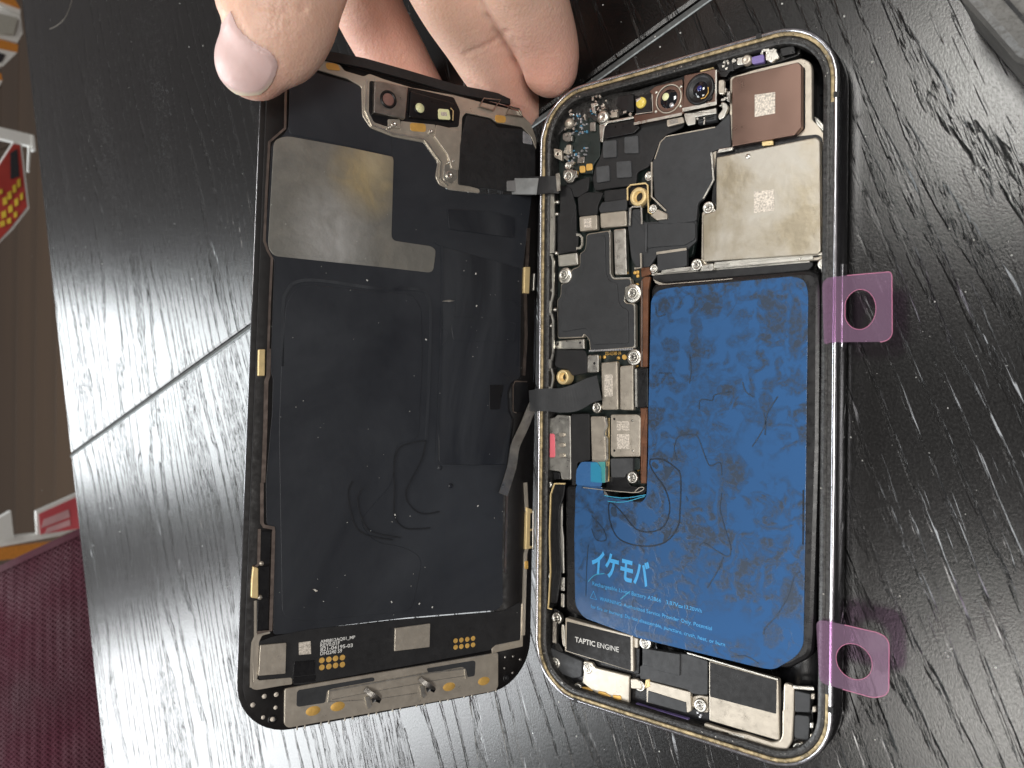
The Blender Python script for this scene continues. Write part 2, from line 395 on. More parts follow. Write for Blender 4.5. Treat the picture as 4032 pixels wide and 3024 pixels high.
def rrect(W, H, r, n=10, d=0):
    out = []; r2 = max(r - d, .3)
    for cx, cy, a0 in ((W - r, -r, 90), (r, -r, 180), (r, -H + r, 270), (W - r, -H + r, 0)):
        seq = []
        for k in range(n + 1):
            a = math.radians(a0 - 90 * 0 + 90 * k / n)
            seq.append((cx + r2 * math.cos(a), cy + r2 * math.sin(a)))
        out.append(seq)
    # order: start top right corner going counter-clockwise
    tr = [(W - r + r2 * math.cos(math.radians(a)), -r + r2 * math.sin(math.radians(a))) for a in [90 * k / n for k in range(n + 1)]]
    tl = [(r + r2 * math.cos(math.radians(a)), -r + r2 * math.sin(math.radians(a))) for a in [90 + 90 * k / n for k in range(n + 1)]]
    bl = [(r + r2 * math.cos(math.radians(a)), -H + r + r2 * math.sin(math.radians(a))) for a in [180 + 90 * k / n for k in range(n + 1)]]
    br = [(W - r + r2 * math.cos(math.radians(a)), -H + r + r2 * math.sin(math.radians(a))) for a in [270 + 90 * k / n for k in range(n + 1)]]
    return tr + tl + bl + br
def sweep(ctx, name, W, H, r, prof, material, closed=True, parent=None, smooth=True):
    V = []; F = []; n = None
    for (d, z) in prof:
        p = rrect(W, H, r, 10, d); n = len(p); V += [(x, y, z) for x, y in p]
    K = len(prof)
    for k in range(K if closed else K - 1):
        for i in range(n):
            j = (i + 1) % n; F.append((k * n + i, k * n + j, ((k + 1) % K) * n + j, ((k + 1) % K) * n + i))
    return build(ctx, name, V, F, material, parent, smooth)
def join_boxes(ctx, name, boxes, material, parent=None):
    """many small blocks as one mesh: (x, y, z_top, sx, sy, h, angle)"""
    V = []; F = []
    for (x, y, z, sx, sy, h, a) in boxes:
        c, s = math.cos(a), math.sin(a); b0 = len(V)
        for zz in (z - h, z):
            for ux, uy in ((-1, -1), (1, -1), (1, 1), (-1, 1)):
                dx, dy = ux * sx / 2, uy * sy / 2; V.append((x + dx * c - dy * s, y + dx * s + dy * c, zz))
        F += [tuple(b0 + i for i in f) for f in ((3, 2, 1, 0), (4, 5, 6, 7), (0, 1, 5, 4), (1, 2, 6, 5), (2, 3, 7, 6), (3, 0, 4, 7))]
    return build(ctx, name, V, F, material, parent)
#PART2
# ================================================================ the setting
def tag(o, label=None, cat=None, group=None, kind=None):
    if label: o['label'] = label
    if cat: o['category'] = cat
    if group: o['group'] = group
    if kind: o['kind'] = kind
    return o
I4 = Matrix.Identity(4)
class World_: base = Vector((0, 0, 0)); e = None; M = I4
    # millimetres straight into the scene
W0 = World_()
def box(ctx, name, lo, hi, material, parent=None, bev=0):
    return slab(ctx, name, [(lo[0], lo[1]), (hi[0], lo[1]), (hi[0], hi[1]), (lo[0], hi[1])], hi[2], hi[2] - lo[2], material, r=0, bev=bev or .5, parent=parent)

# tables: two tops pushed together, the joint runs square to the grain
sa = Vector((-299, -109)); sb = Vector((39, 15)); sd = (sb - sa).normalized(); sn = Vector((-sd.y, sd.x))
ea = Vector((-369, 139)); eb = Vector((-257, -252)); ed = (eb - ea).normalized()
def xing(p, d, q, e):                     # crossing of two lines
    det = d.x * -e.y + e.x * d.y
    t = ((q.x - p.x) * -e.y + e.x * (q.y - p.y)) / det
    return p + d * t
gap = .45
edge_m = mat('dull grey table edging', (.10, .105, .105), .9, var=.25, nscale=8000, spec=.08)
edge_l = mat('painted edge highlight', (.36, .40, .41), .9, var=.4, nscale=9000, spec=.08)
def table(label, side):
    s0 = sa + sn * gap * side / 2
    c1 = xing(s0, sd, ea, ed)
    c2 = c1 + sd * 950
    depth = (-ed if side > 0 else ed) * 700
    pts = [c1, c2, c2 + depth, c1 + depth]
    cen = sum(pts, Vector((0, 0))) / 4
    t = Ctx('table', label, 'table', I4, (cen.x, cen.y, -720), group=None)
    q = [tuple(p) for p in pts]
    slab(t, 'tabletop', q, 0, 25, 'table', r=0, bev=1.3)
    # grey plastic edging along the joint
    for_edge = [c1 + ed * 0, c2]
    if side < 0: ribbon(t, 'edge_band', [Vector((p.x, p.y, .02)) - Vector((sn.x, sn.y, 0)) * .75 for p in for_edge], 1.35, .06, edge_m)
    if side < 0: ribbon(t, 'edge_highlight', [Vector((p.x, p.y, .03)) - Vector((sn.x, sn.y, 0)) * 1.5 for p in for_edge], .35, .18, edge_l)  # bright line of the bevel, its highlight painted as a pale strip
    cc = [Vector((p.x, p.y)) for p in pts]
    for p in cc:
        d = (cen - p).normalized(); a = p + d * 90
        box(t, 'leg', (a.x - 20, a.y - 20, -719.9), (a.x + 20, a.y + 20, -25.2), 'black')
    return t
table('black wood grain table, the one beyond the joint line at the top of the photo', 1)
table('black wood grain table that the open phone lies on, below the joint line', -1)
# floor
fl = two_tone('dark brown wooden floor', (.035, .027, .021), (.06, .045, .035), 3, .35, .65, .4, 0, bump=.05, bscale=30, stretch=(1, 9, 1))
plank_m = two_tone('brown floor plank', (.052, .036, .024), (.115, .072, .042), 2.2, .35, .75, .42, 0, bump=.05, bscale=30, stretch=(1.2, .1, 1))
for node in (fl, plank_m):
    pass
o = slab(W0, 'floor', [(-6500, -4000), (3000, -4000), (3000, 4000), (-6500, 4000)], -724, 20, fl, r=0, bev=.5); tag(o, kind='structure')
floor_o = o
# floor boards run along the y direction: visible ones are single planks
nb = 0
me_cache = None
for i in range(18):
    x1 = -900 - i * 150
    yoff = random.uniform(-300, 300)
    for j in range(3):
        if me_cache is None:
            pl = slab(W0, 'plank', [(-73.5, -898), (73.5, -898), (73.5, 898), (-73.5, 898)], -720, 3, plank_m, r=0, bev=1.5)
            me_cache = pl.data
        else:
            pl = bpy.data.objects.new('plank', me_cache); COL.objects.link(pl)
        pl.location = ((x1 - 75) * MM, (yoff - 1800 + j * 1800) * MM, 0); pl.parent = floor_o
# ---- far shop furniture beyond the table edge (out of focus)
white_m = mat('white painted panel', (.78, .78, .75), .5, var=.05)
orange_m = mat('orange shelf edge', (.62, .24, .04), .5, var=.15)
greyp = mat('pale grey tray', (.42, .41, .36), .6, var=.1)
red_m = mat('red leaflet print', (.42, .05, .04), .5, nscale=60, var=.3)
redl_m = mat('light red sign print', (.62, .10, .12), .5, nscale=60, var=.2)
yel_m = mat('yellow leaflet print', (.75, .55, .06), .5, nscale=100, var=.4)
dk_m = mat('dark leaflet print', (.03, .03, .035), .5)
pinkw = mat('pale pink print', (.72, .42, .44), .5, nscale=80, var=.3)
def far_frame(fr, p, depth):                # a point at a chosen distance along the view
    return at_depth(fr, p, depth)
def card(ctx, name, quad, thick, material, parent=None):
    """flat thing with real thickness from four corner points, thickness away from the camera"""
    a = [Vector(q) for q in quad]; n = (a[1] - a[0]).cross(a[3] - a[0]).normalized()
    if n.dot(a[0] - CC) < 0: n = -n
    V = a + [v + n * thick for v in a]
    F = [(0, 1, 2, 3), (7, 6, 5, 4), (0, 4, 5, 1), (1, 5, 6, 2), (2, 6, 7, 3), (3, 7, 4, 0)]
    return build(ctx, name, V, F, material, parent)
def standing(fr, p, q, base_z, x_plane):
    pass
def on_x(fr, p, x):
    d = ray(fr, p); return CC + d * ((x - CC.x) / d.x)
# display stand with shelves, upper left corner
dstand = Ctx('display_stand', 'white display stand with orange shelf edges, cropped by the top left corner', 'display stand', I4, tuple(on_x('l3', (20, 150), -1500)))
for (quad, nm, mm_, X) in [
    ([(-40, -20), (100, -20), (148, 62), (-40, -8)], 'shelf_edge', orange_m, -1500),
    ([(-40, -5), (148, 62), (148, 105), (-40, 30)], 'shelf_front', white_m, -1504),
    ([(-40, 28), (146, 92), (165, 240), (-40, 100)], 'tray_rim', white_m, -1510),
    ([(-40, 95), (165, 240), (125, 312), (-40, 268)], 'tray_front', white_m, -1508),
    ([(-40, 90), (128, 130), (100, 250), (-40, 238)], 'tray', greyp, -1500),
    ([(-40, 275), (132, 322), (128, 378), (-40, 345)], 'shelf_edge', orange_m, -1500),
    ([(-40, 345), (128, 378), (25, 478), (-40, 492)], 'shelf_front', white_m, -1502),
    ([(-40, 372), (40, 395), (10, 450), (-40, 462)], 'label_slot', dk_m, -1499),
    ([(-40, 510), (10, 535), (18, 582), (-40, 575)], 'shelf_edge', orange_m, -1500),
    ([(-40, 575), (18, 585), (-5, 625), (-40, 640)], 'shelf_front', white_m, -1502)]:
    card(dstand, nm, [on_x('l3', p, X) for p in quad], 18, mm_)
# white rail with hanging bracket
rail = Ctx('rail', 'white rail with a thin hanging hook beside the red and yellow poster', 'rail', I4, tuple(on_x('l3', (120, 980), -1300)))
card(rail, 'bar', [on_x('l3', p, -1300) for p in [(-40, 912), (245, 980), (240, 1062), (-40, 992)]], 14, white_m)
card(rail, 'end_cap', [on_x('l3', p, -1298) for p in [(232, 978), (248, 985), (260, 1092), (232, 1072)]], 16, white_m)
card(rail, 'hook', [on_x('l3', p, -1302) for p in [(208, 1050), (226, 1055), (214, 1250), (201, 1245)]], 4, white_m)
poster = Ctx('poster', 'red poster with yellow lettering and white border at the left photo edge', 'poster', I4, tuple(on_x('l3', (100, 1400), -1260)))
X = -1260
card(poster, 'board', [on_x('l3', p, X) for p in [(-40, 1240), (100, 1025), (158, 1045), (212, 1512)]], 6, white_m)
card(poster, 'board', [on_x('l3', p, X - 1) for p in [(-40, 1240), (212, 1512), (95, 1665), (-40, 1800)]], 6, white_m)
card(poster, 'print', [on_x('l3', p, X + 1.5) for p in [(-40, 1255), (100, 1042), (145, 1052), (196, 1500)]], 2, red_m)
card(poster, 'print', [on_x('l3', p, X + 1.0) for p in [(-40, 1255), (196, 1500), (80, 1650), (-40, 1780)]], 2, red_m)
card(poster, 'print', [on_x('l3', p, X + 3) for p in [(75, 1110), (125, 1080), (140, 1280), (78, 1300)]], 1, dk_m)
for (x, y, w, h) in [(20, 1440, 42, 70), (55, 1400, 38, 70), (92, 1350, 34, 72), (126, 1310, 30, 72), (10, 1540, 46, 62), (60, 1500, 40, 62), (105, 1450, 36, 66), (146, 1410, 28, 62), (0, 1610, 46, 50), (50, 1590, 40, 50), (100, 1545, 32, 48), (-5, 1380, 30, 40)]:
    card(poster, 'lettering', [on_x('l3', p, X + 4) for p in [(x, y), (x + w * .7, y - h * .25), (x + w * .8, y + h * .55), (x + w * .1, y + h * .75)]], 1, yel_m)
# white shelf with red sign, below
sh = Ctx('shelf', 'white shelf with an orange front edge behind the purple chair', 'shelf', I4, tuple(on_x('l4', (200, 900), -1250)))
card(sh, 'top', [on_x('l4', p, -1250) for p in [(-90, 815), (920, 700), (720, 780), (-90, 935)]], 12, white_m)
card(sh, 'front_edge', [on_x('l4', p, -1247) for p in [(-90, 935), (720, 850), (700, 980), (-90, 1090)]], 12, orange_m)
card(sh, 'divider', [on_x('l4', p, -1240) for p in [(-90, 620), (130, 488), (165, 810), (-90, 830)]], 10, white_m)
sg = Ctx('sign', 'red price sign with white frame standing on the white shelf', 'sign', I4, tuple(on_x('l4', (600, 760), -1244)))
card(sg, 'frame', [on_x('l4', p, -1244) for p in [(428, 490), (980, 245), (990, 700), (440, 775)]], 6, white_m)
card(sg, 'face', [on_x('l4', p, -1242) for p in [(465, 525), (980, 292), (990, 690), (485, 768)]], 2, redl_m)
card(sg, 'lettering', [on_x('l4', p, -1240) for p in [(520, 590), (815, 470), (830, 560), (490, 690)]], 1, pinkw)
card(sg, 'lettering', [on_x('l4', p, -1240) for p in [(560, 690), (830, 590), (835, 660), (530, 760)]], 1, pinkw)
# purple mesh chair back
mesh_m = mat('purple woven mesh', (.070, .013, .026), .85, var=.25, nscale=100)
mesh_d = mat('dark purple backing', (.018, .005, .009), .9, nscale=100, var=.3)
chair = Ctx('chair', 'purple mesh office chair back behind the near table edge', 'chair', I4, tuple(at_depth('d', (80, 1500), 620)))
def chair_pt(u, v):
    # top outline in display pixels: rises to the right
    x = -160 + 560 * u
    top = 1225 - .47 * x
    y = top + (1820 - top) * v
    depth = 560 + 45 * (1 - v) + 60 * (u - .5) ** 2
    return at_depth('d', (x, y), depth)
nu, nv = 150, 170
def net_strands(flip):
    V = []; F = []
    step = 3
    for k in range(-nv, nu, step):
        pts = []
        for v in range(0, nv + 1, 3):
            u = k + v if not flip else (k + nv - v)
            if 0 <= u <= nu: pts.append(chair_pt(u / nu, v / nv) + Vector((.35 * math.sin(v * 1.05 + k), 0, .35 * math.cos(v * 1.05 + k))))
        if len(pts) < 2: continue
        b0 = len(V)
        for i, p in enumerate(pts):
            a, b = pts[max(i - 1, 0)], pts[min(i + 1, len(pts) - 1)]
            view = (p - CC).normalized(); s = (b - a).cross(view).normalized() * .98
            V += [p - s, p + view * -.7, p + s]
        for i in range(len(pts) - 1):
            q = b0 + i * 3; F += [(q, q + 1, q + 4, q + 3), (q + 1, q + 2, q + 5, q + 4)]
    return V, F
for fl_ in (0, 1):
    V, F = net_strands(fl_)
    o = build(chair, 'mesh_weave', V, F, mesh_m); o['kind'] = 'stuff'
V = []; F = []
for j in range(13):
    for i in range(13):
        p = chair_pt(i / 12, j / 12); V.append(p + (p - CC).normalized() * 14)
for j in range(12):
    for i in range(12): F.append((j * 13 + i, j * 13 + i + 1, (j + 1) * 13 + i + 1, (j + 1) * 13 + i))
o = build(chair, 'back_padding', V, F, mesh_d); sm = o.modifiers.new('thickness', 'SOLIDIFY'); sm.thickness = .012
ribbon(chair, 'top_rim', [chair_pt(i / 24, .006) for i in range(25)], 5, 4, mesh_m, up=(0.8, 0, .6))

# grey leather object at the top right corner
leather = two_tone('grainy dark grey leather', (.075, .073, .068), (.14, .135, .125), 60, .35, .65, .42, 0, bump=1.0, bscale=420)
lc = Ctx('leather_case', 'dark grey leather case cropped by the top right corner of the photo', 'case', I4, tuple(on_z('r1', (2100, 300), 0)))
zc = 15
cs = [on_z('r1', p, zc) for p in [(1560, -90), (1700, 62), (1860, 245), (2125, 552), (2240, 590)]]
out = cs + [cs[-1] + Vector((60, -5, 0)), cs[-1] + Vector((90, 60, 0)), cs[0] + Vector((40, 60, 0))]
slab(lc, 'body', [(p.x, p.y) for p in out], zc, zc - .3, leather, r=4, bev=1.6, seg=6)
ribbon(lc, 'seam', [p + Vector((3.2, 2.6, .05)) for p in cs[1:4]], .5, .3, 'matte')
ribbon(lc, 'piping', [cs[-2] + Vector((2, -.6, -3)), cs[-1] + Vector((0, -.6, -3)), cs[-1] + Vector((20, -.6, -3))], .6, .4, 'tape')

# dust specks and a hair on the table
random.seed(3)
bx = []
for i in range(260):
    p = on_z('n', (random.uniform(100, 4000), random.uniform(0, 3000)), 0)
    s = random.choice([.10, .14, .2, .28]) * random.uniform(.6, 1.2)
    bx.append((p.x, p.y, .12, s, s * random.uniform(.5, 1), .1, random.uniform(0, 3)))
for p0 in [(2680, 130), (2600, 185), (2580, 145), (2375, 20), (3080, 15), (3435, 245), (3325, 65), (1620, 700), (800, 180), (745, 185)]:
    p = on_z('n', p0, 0); bx.append((p.x, p.y, .15, .34, .28, .13, random.uniform(0, 3)))
dust_m = mat('white dust', (.6, .6, .57), .8, var=.1)
tag(join_boxes(W0, 'dust', bx, dust_m), 'fine white dust specks scattered over the black tables', 'dust', kind='stuff')
h = ribbon(W0, 'hair', smooth_path([on_z('l3', p, .12) for p in [(525, -10), (505, 60), (470, 130), (420, 180), (360, 212)]]), .12, .08, 'nickel')
tag(h, 'thin pale curved hair lying near the top left of the table', 'hair')
# ================================================================ the phone body
B = Ctx('phone', 'opened smartphone body with steel rim and bare inner parts, flat on the table', 'phone', BODY, (35.75, -73.75, -ZR + .15))
W_, H_, R_ = 71.5, 147.5, 12.5
sweep(B, 'back_glass', W_, H_, R_, [(1.2, -ZR + .15), (1.2, -6.9), (35, -6.9), (35, -ZR + .15)], 'black')
sweep(B, 'side_band', W_, H_, R_, [(1.5, -ZR + .35), (.5, -ZR + .45), (.08, -ZR + .9), (0, -ZR + 1.5), (0, -1.1), (.3, -.9), (2.6, -.9), (2.6, -6.85), (1.5, -6.85)], 'side')
sweep(B, 'steel_rim', W_, H_, R_, [(.02, -1.08), (.02, -.5), (.10, -.2), (.25, -.06), (.5, -.01), (.74, -.06), (.84, -.2), (.84, -.88), (.3, -.88)], 'steel')
sweep(B, 'adhesive_gasket', W_, H_, R_, [(.87, -.86), (.87, -.30), (.95, -.24), (1.45, -.28), (1.53, -.38), (1.53, -.86)], 'glue')
sweep(B, 'inner_ledge', W_, H_, R_, [(1.55, -.88), (1.55, -.6), (1.7, -.5), (2.9, -.62), (3.05, -.8), (3.05, -6.85), (2.65, -6.85), (2.65, -.88)], 'grime')
sweep(B, 'inner_tray', W_, H_, R_, [(3.1, -6.86), (3.1, -5.6), (35.5, -5.6), (35.5, -6.86)], 'black')
# rim breaks (thin dark antenna bands across the rim)
for (fr, p, ang) in [('r1', (445, 880), 0), ('r3', (298, 1180), 0), ('z2', (1560, 215), 1), ('z5', (420, 720), 2)]:
    c = B.px(fr, p, 0)
    a = {0: 0, 1: math.pi / 2, 2: -math.pi / 2}[ang]
    join_boxes(B, 'antenna_line', [(W_ - .40 if ang == 0 else c.x, c.y if ang == 0 else (-.45 if ang == 1 else -H_ + .45), .02, .98, 1.1, 1.2, a)], 'matte')
# side button on the right band
yb0, yb1 = B.px('r2', (400, 330), -3).y, B.px('r2', (400, 1110), -3).y
o = slab(B, 'side_button', [(71.45, yb1), (72.0, yb1), (72.0, yb0), (71.45, yb0)], -2.3, 2.6, 'steel', r=.15, bev=.25)

def plate(name, fr, pts, z, t=.8, m='nickel', r=.5, bev=.16, **k): return pslab(B, name, fr, pts, z, t, m, r=r, bev=bev, **k)
def screw(fr, p, z, rad=1.15, m='silver', cross=True, name='screw'):
    c = B.px(fr, p, z)
    o = lathe(B, name, (c.x, c.y), [(rad, z - 1.2), (rad, z - .12), (rad * .88, z), (rad * .62, z), (rad * .58, z - .16), (rad * .36, z - .16), (rad * .30, z - .02), (rad * .18, z - .02), (rad * .14, z - .25), (0, z - .25)], m, n=20)
    if cross:
        bs = []
        for k in range(3):
            bs.append((c.x, c.y, z + .03, rad * 1.0, rad * .16, .12, k * math.pi / 3 + .3))
        join_boxes(B, 'screw_slot', bs, 'darksteel', parent=o)
    return o
# ---------- lower deck under everything: dark mid board
plate('logic_board', 'z3', [('z2', 330, 700), ('z2', 780, 760), ('z2', 1200, 1300), (1150, 480), (880, 610), (870, 1659), ('z4', 860, 500), ('z4', 600, 560), ('z4', 400, 470), ('z4', 290, 440), (300, 1300), (290, 100), ('z2', 300, 1000)], -4.3, 1.1, 'pcb')
# ---------- main shield with black film
SH = [(690, 66), (1000, 18), (1012, 600), (1050, 655), (1272, 645), (1288, 735), (1215, 775), (1192, 935), (1210, 965), (1325, 975), (1330, 1560), (738, 1608), (722, 1450), (660, 1385), (650, 1425), (312, 1440), (305, 930), (350, 880), (355, 715), (470, 700), (490, 530), (600, 490), (600, 320), (670, 280)]
sp = plate('board_shield', 'q2', SH, -2.6, 1.2, 'nickel', r=.7, bev=.3)
def shrink(ctx, fr, pts, z, d):
    q = [tuple(ctx.px(fr, p, z)[:2]) for p in pts]
    if area2(q) < 0: q.reverse()
    return offset(fillet(q, .8, 3), d)
slab(B, 'shield_film', shrink(B, 'q2', SH, -2.5, .28), -2.52, .12, 'tape', r=0, bev=.04)
SH2 = [(740, 110), (935, 85), (945, 590), (985, 680), (1095, 715), (1110, 960), (1160, 1030), (1235, 1060), (1245, 1500), (765, 1515), (745, 1380), (680, 1300), (620, 1310), (390, 1350), (360, 1330), (360, 960), (410, 900), (430, 760), (560, 690), (650, 560), (665, 330), (720, 280)]
pslab(B, 'shield_film', 'q2', SH2, -2.28, .26, 'tape', r=.8, bev=.2)
pline(B, 'shield_seam', 'q2', [(1006, 20), (1012, 590), (1052, 652), (1272, 645), (1285, 738), (1215, 775), (1196, 935)], -2.5, .32, .22, 'silver')
pline(B, 'shield_seam', 'q2', [(1330, 985), (1332, 1560)], -2.55, .3, .2, 'silver')
bs = []
for i in range(26):
    p = B.px('q2', (735 + i * 22.5, 1597 - i * .9), -2.6); bs.append((p.x, p.y, -2.5, .26, .42, .3, 0))
join_boxes(B, 'solder_joints', bs, 'smd')
# part number print under the shield
text(B, 'lettering', '820-02780-09', 'q3', (722, 252), (880, 250), -4.1, 'gold', hy=.85)
plate('gold_pad', 'q3', [(890, 250), (915, 242), (940, 260), (940, 285), (915, 302), (890, 285)], -4.1, .2, 'gold', r=.4)
for p in [(712, 270), (852, 280), (1037, 355), (1052, 1400)]:
    c = B.px('q3', p, -4.1); lathe(B, 'gold_pad', (c.x, c.y), [(.45, -4.3), (.45, -4.12), (0, -4.1)], 'gold', n=12)
for p in [(1322, 575), (1360, 568), (1360, 618), (1355, 735)]:
    c = B.px('q2', p, -3.9); lathe(B, 'gold_pad', (c.x, c.y), [(.42, -4.4), (.42, -3.95), (.3, -3.9), (0, -3.9)], 'gold', n=12)
# ---------- connectors and chips (each a plate of its own)
def conn(fr, pts, z, m='nickel', name='connector_cover', r=.45, inner=True, t=1.1, **k):
    o = plate(name, fr, pts, z, t, m, r=r, bev=.22, **k)
    if inner: slab(B, 'inset_panel', shrink(B, fr, pts, z, .38), z + .04, .1, m, r=0, bev=.03, parent=o)
    return o
conn('q2', [(312, 345), (570, 310), (585, 470), (325, 503)], -2.3, 'silver')
conn('q2', [(1045, 12), (1206, -5), (1222, 602), (1062, 606)], -2.1, 'silver')
c3 = conn('q1', [(568, 1432), (790, 1405), (792, 1592), (575, 1618)], -1.9)
c4 = conn('q1', [(828, 1388), (1152, 1352), (1162, 1545), (835, 1572)], -1.8)
c5 = conn('q2', [(290, 1468), (662, 1440), (668, 1575), (285, 1578)], -2.2, 'silver')
c6 = conn('q3', [(540, 250), (655, 245), (657, 427), (538, 430)], -2.2, 'silver')
c7 = conn('q3', [(680, 328), (842, 313), (852, 800), (690, 802)], -1.9)
c8 = conn('q3', [(868, 362), (1002, 350), (1006, 806), (870, 802)], -1.9)
c9 = conn('q3', [(775, 848), (1045, 846), (1078, 872), (1072, 1272), (795, 1275), (775, 1255)], -2.0, 'nickel', name='chip_package')
c10 = conn('q3', [(573, 866), (716, 866), (738, 960), (722, 1060), (740, 1530), (592, 1530)], -2.1)
def etched(parent, fr, pts, z):
    pslab(B, 'etched_patch', fr, pts, z, .08, 'etch', r=.05, bev=.01, parent=parent)
etched(c3, 'q1', [(628, 1462), (720, 1450), (722, 1570), (632, 1575)], -1.80)
etched(c7, 'q3', [(714, 448), (796, 445), (797, 665), (714, 668)], -1.80)
etched(c9, 'q3', [(840, 1045), (965, 1045), (965, 1192), (840, 1192)], -1.90)
for p in [(813, 893), (993, 908), (813, 1210), (998, 1213)]:
    c = B.px('q3', p, -1.9); lathe(B, 'pin_mark', (c.x, c.y), [(.30, -2.1), (.30, -1.92), (0, -1.90)], 'black' if p[0] < 900 else 'silver', c9, n=10)
for p in [(318, 1510), (610, 1490)]:
    c = B.px('q2', p, -2.1); lathe(B, 'pin_mark', (c.x, c.y), [(.3, -2.3), (.3, -2.13), (0, -2.12)], 'matte', c5, n=10)
c = B.px('q3', (612, 333), -2.1); lathe(B, 'pin_mark', (c.x, c.y), [(.32, -2.3), (.32, -2.13), (0, -2.12)], 'matte', c6, n=10)
# rows of tiny letters etched into the chip package
for r_i, yy in enumerate((925, 950, 975, 997)):
    bs = []
    for i in range(7):
        p = B.px('q3', (845 + i * 18 + (r_i % 2) * 3, yy), -1.93); bs.append((p.x, p.y, -1.92, .42, .5, .06, 0))
    o = join_boxes(B, 'etched_row', bs, 'etch', c9); 
pline(B, 'chip_edge', 'q3', [(735, 880), (745, 960), (722, 1010), (725, 1060), (748, 1090), (748, 1290), (728, 1320), (730, 1360), (745, 1390), (742, 1525)], -2.3, .5, .25, 'silver')
pline(B, 'gold_edge', 'q3', [(765, 880), (762, 1520)], -3.0, .22, .2, 'brass')
plate('foam_pad', 'q3', [(772, 1290), (998, 1285), (995, 1470), (930, 1440), (920, 1480), (780, 1480)], -2.4, 1, 'pad', r=.4)
plate('small_board', 'q3', [(1002, 1280), (1070, 1280), (1072, 1400), (1000, 1420)], -3.3, 1, 'pcb')
plate('black_flex', 'q3', [(772, 1460), (900, 1430), (950, 1420), (960, 1560), (1080, 1580), (1140, 1560), (1120, 1659), (700, 1600)], -2.9, .4, 'black', r=.8)
# flex strips on the connectors
plate('flex_strip', 'q1', [(548, 1195), (660, 1128), (872, 1128), (800, 1300), (797, 1404), (565, 1428)], -1.75, .35, 'matte', r=.5)
plate('flex_strip', 'q1', [(878, 1108), (1172, 1075), (1172, 1210), (880, 1250)], -1.65, .35, 'matte', r=.4)
plate('flex_strip', 'q1', [(850, 1252), (1162, 1208), (1160, 1348), (828, 1385), (808, 1335)], -1.5, .4, 'tape', r=.4)
plate('flex_strip', 'q2', [(300, -200), (560, -260), (560, 60), (570, 290), (320, 335), (300, 60)], -2.0, .4, 'matte', r=.5)
plate('flex_strip', 'z2', [(325, 1150), (390, 1170), (425, 1290), (395, 1380), (440, 1460), (430, 1565), (305, 1565), (320, 1390)], -1.9, .35, 'matte', r=.6)
pline(B, 'hook_bracket', 'q2', [(570, 85), (610, 85), (645, 120), (645, 215), (618, 255), (570, 262)], -1.9, .55, .35, 'silver')
plate('black_tape', 'q3', [(215, 195), (512, 200), (535, 250), (535, 432), (390, 460), (350, 400), (250, 380), (215, 360)], -2.1, .4, 'matte', r=.5)
# gold threaded rings
for (fr, p, rx, ry, z) in [('q1', (1300, 1180), 2.05, 1.0, -.9), ('q3', (290, 472), 1.75, 1.0, -1.1)]:
    c = B.px(fr, p, z)
    o = lathe(B, 'threaded_ring', (c.x, c.y), [(rx * 1.03, z - 2.4), (rx * 1.03, z - .15), (rx * .93, z), (rx * .66, z), (rx * .56, z - .15), (rx * .52, z - 1.6), (0, z - 1.6)], 'brass', n=32, sy=ry)
    o2 = lathe(B, 'ring_hole', (c.x, c.y), [(rx * .50, z - 1.55), (0, z - 1.45)], 'black', o, n=20)
plate('ring_bracket', 'q1', [(1175, 1060), (1215, 1025), (1400, 1010), (1440, 1040), (1440, 1330), (1400, 1310), (1300, 1290), (1180, 1290)], -2.2, .5, 'black', r=.6)
pline(B, 'ring_bracket_edge', 'q1', [(1180, 1230), (1178, 1080), (1215, 1040), (1400, 1018), (1430, 1045), (1440, 1380), (1480, 1400)], -1.6, .32, .3, 'brass')
pline(B, 'wire_clip', 'q1', [(1205, 1545), (1215, 1330), (1240, 1312), (1340, 1305), (1352, 1330), (1358, 1525)], -1.5, .4, .3, 'silver')
plate('foam_pad', 'q1', [(1225, 1340), (1335, 1330), (1345, 1530), (1235, 1550)], -2.0, .5, 'tape')
# ---------- wide flex and grey tape between camera plates and battery
plate('camera_flex_cover', 'z2', [(985, 850), (1290, 790), (1380, 700), (1390, 915), (1292, 935), (1262, 950), (1282, 1120), (1215, 1238), (1182, 1262), (1172, 1375), (1000, 1400), (925, 1385), (985, 1310), (910, 1230), (897, 1010), (950, 880)], -1.6, .8, 'tape', r=.6, bev=.2)
pline(B, 'cover_edge', 'z2', [(897, 1010), (897, 1225), (985, 1312)], -1.5, .35, .25, 'nickel')
pline(B, 'cover_edge', 'z2', [(915, 990), (950, 885), (985, 850), (1290, 792)], -1.6, .22, .15, 'nickel')
pline(B, 'cover_edge', 'z2', [(1268, 950), (1282, 1120), (1218, 1238)], -1.4, .35, .25, 'silver')
plate('tape_square', 'z2', [(1222, 1010), (1262, 1005), (1265, 1110), (1225, 1120)], -1.52, .1, 'tape', r=.3)
plate('grey_flex', 'z3', [(745, 180), (850, 275), (1172, 262), (1172, 395), (1132, 430), (1110, 455), (935, 470), (880, 555), (800, 560), (765, 500), (745, 310)], -1.9, .6, 'tape', r=.5, bev=.2)
plate('grey_flex', 'z3', [(855, 285), (1165, 275), (1165, 380), (1100, 420), (930, 430), (860, 440)], -1.6, .35, 'tape', r=.6, bev=.25)
pline(B, 'flex_fold', 'z3', [(862, 285), (860, 460)], -1.45, .35, .15, 'pad')
pline(B, 'clip', 'z3', [(830, 470), (832, 560), (790, 565)], -1.3, .4, .3, 'nickel')
k11 = plate('battery_connector', 'z3', [(925, 462), (1112, 435), (1112, 548), (930, 582)], -1.3, .9, 'tape', r=.3)
pline(B, 'connector_edge', 'z3', [(925, 470), (1112, 443)], -1.25, .55, .12, 'nickel', parent=k11)
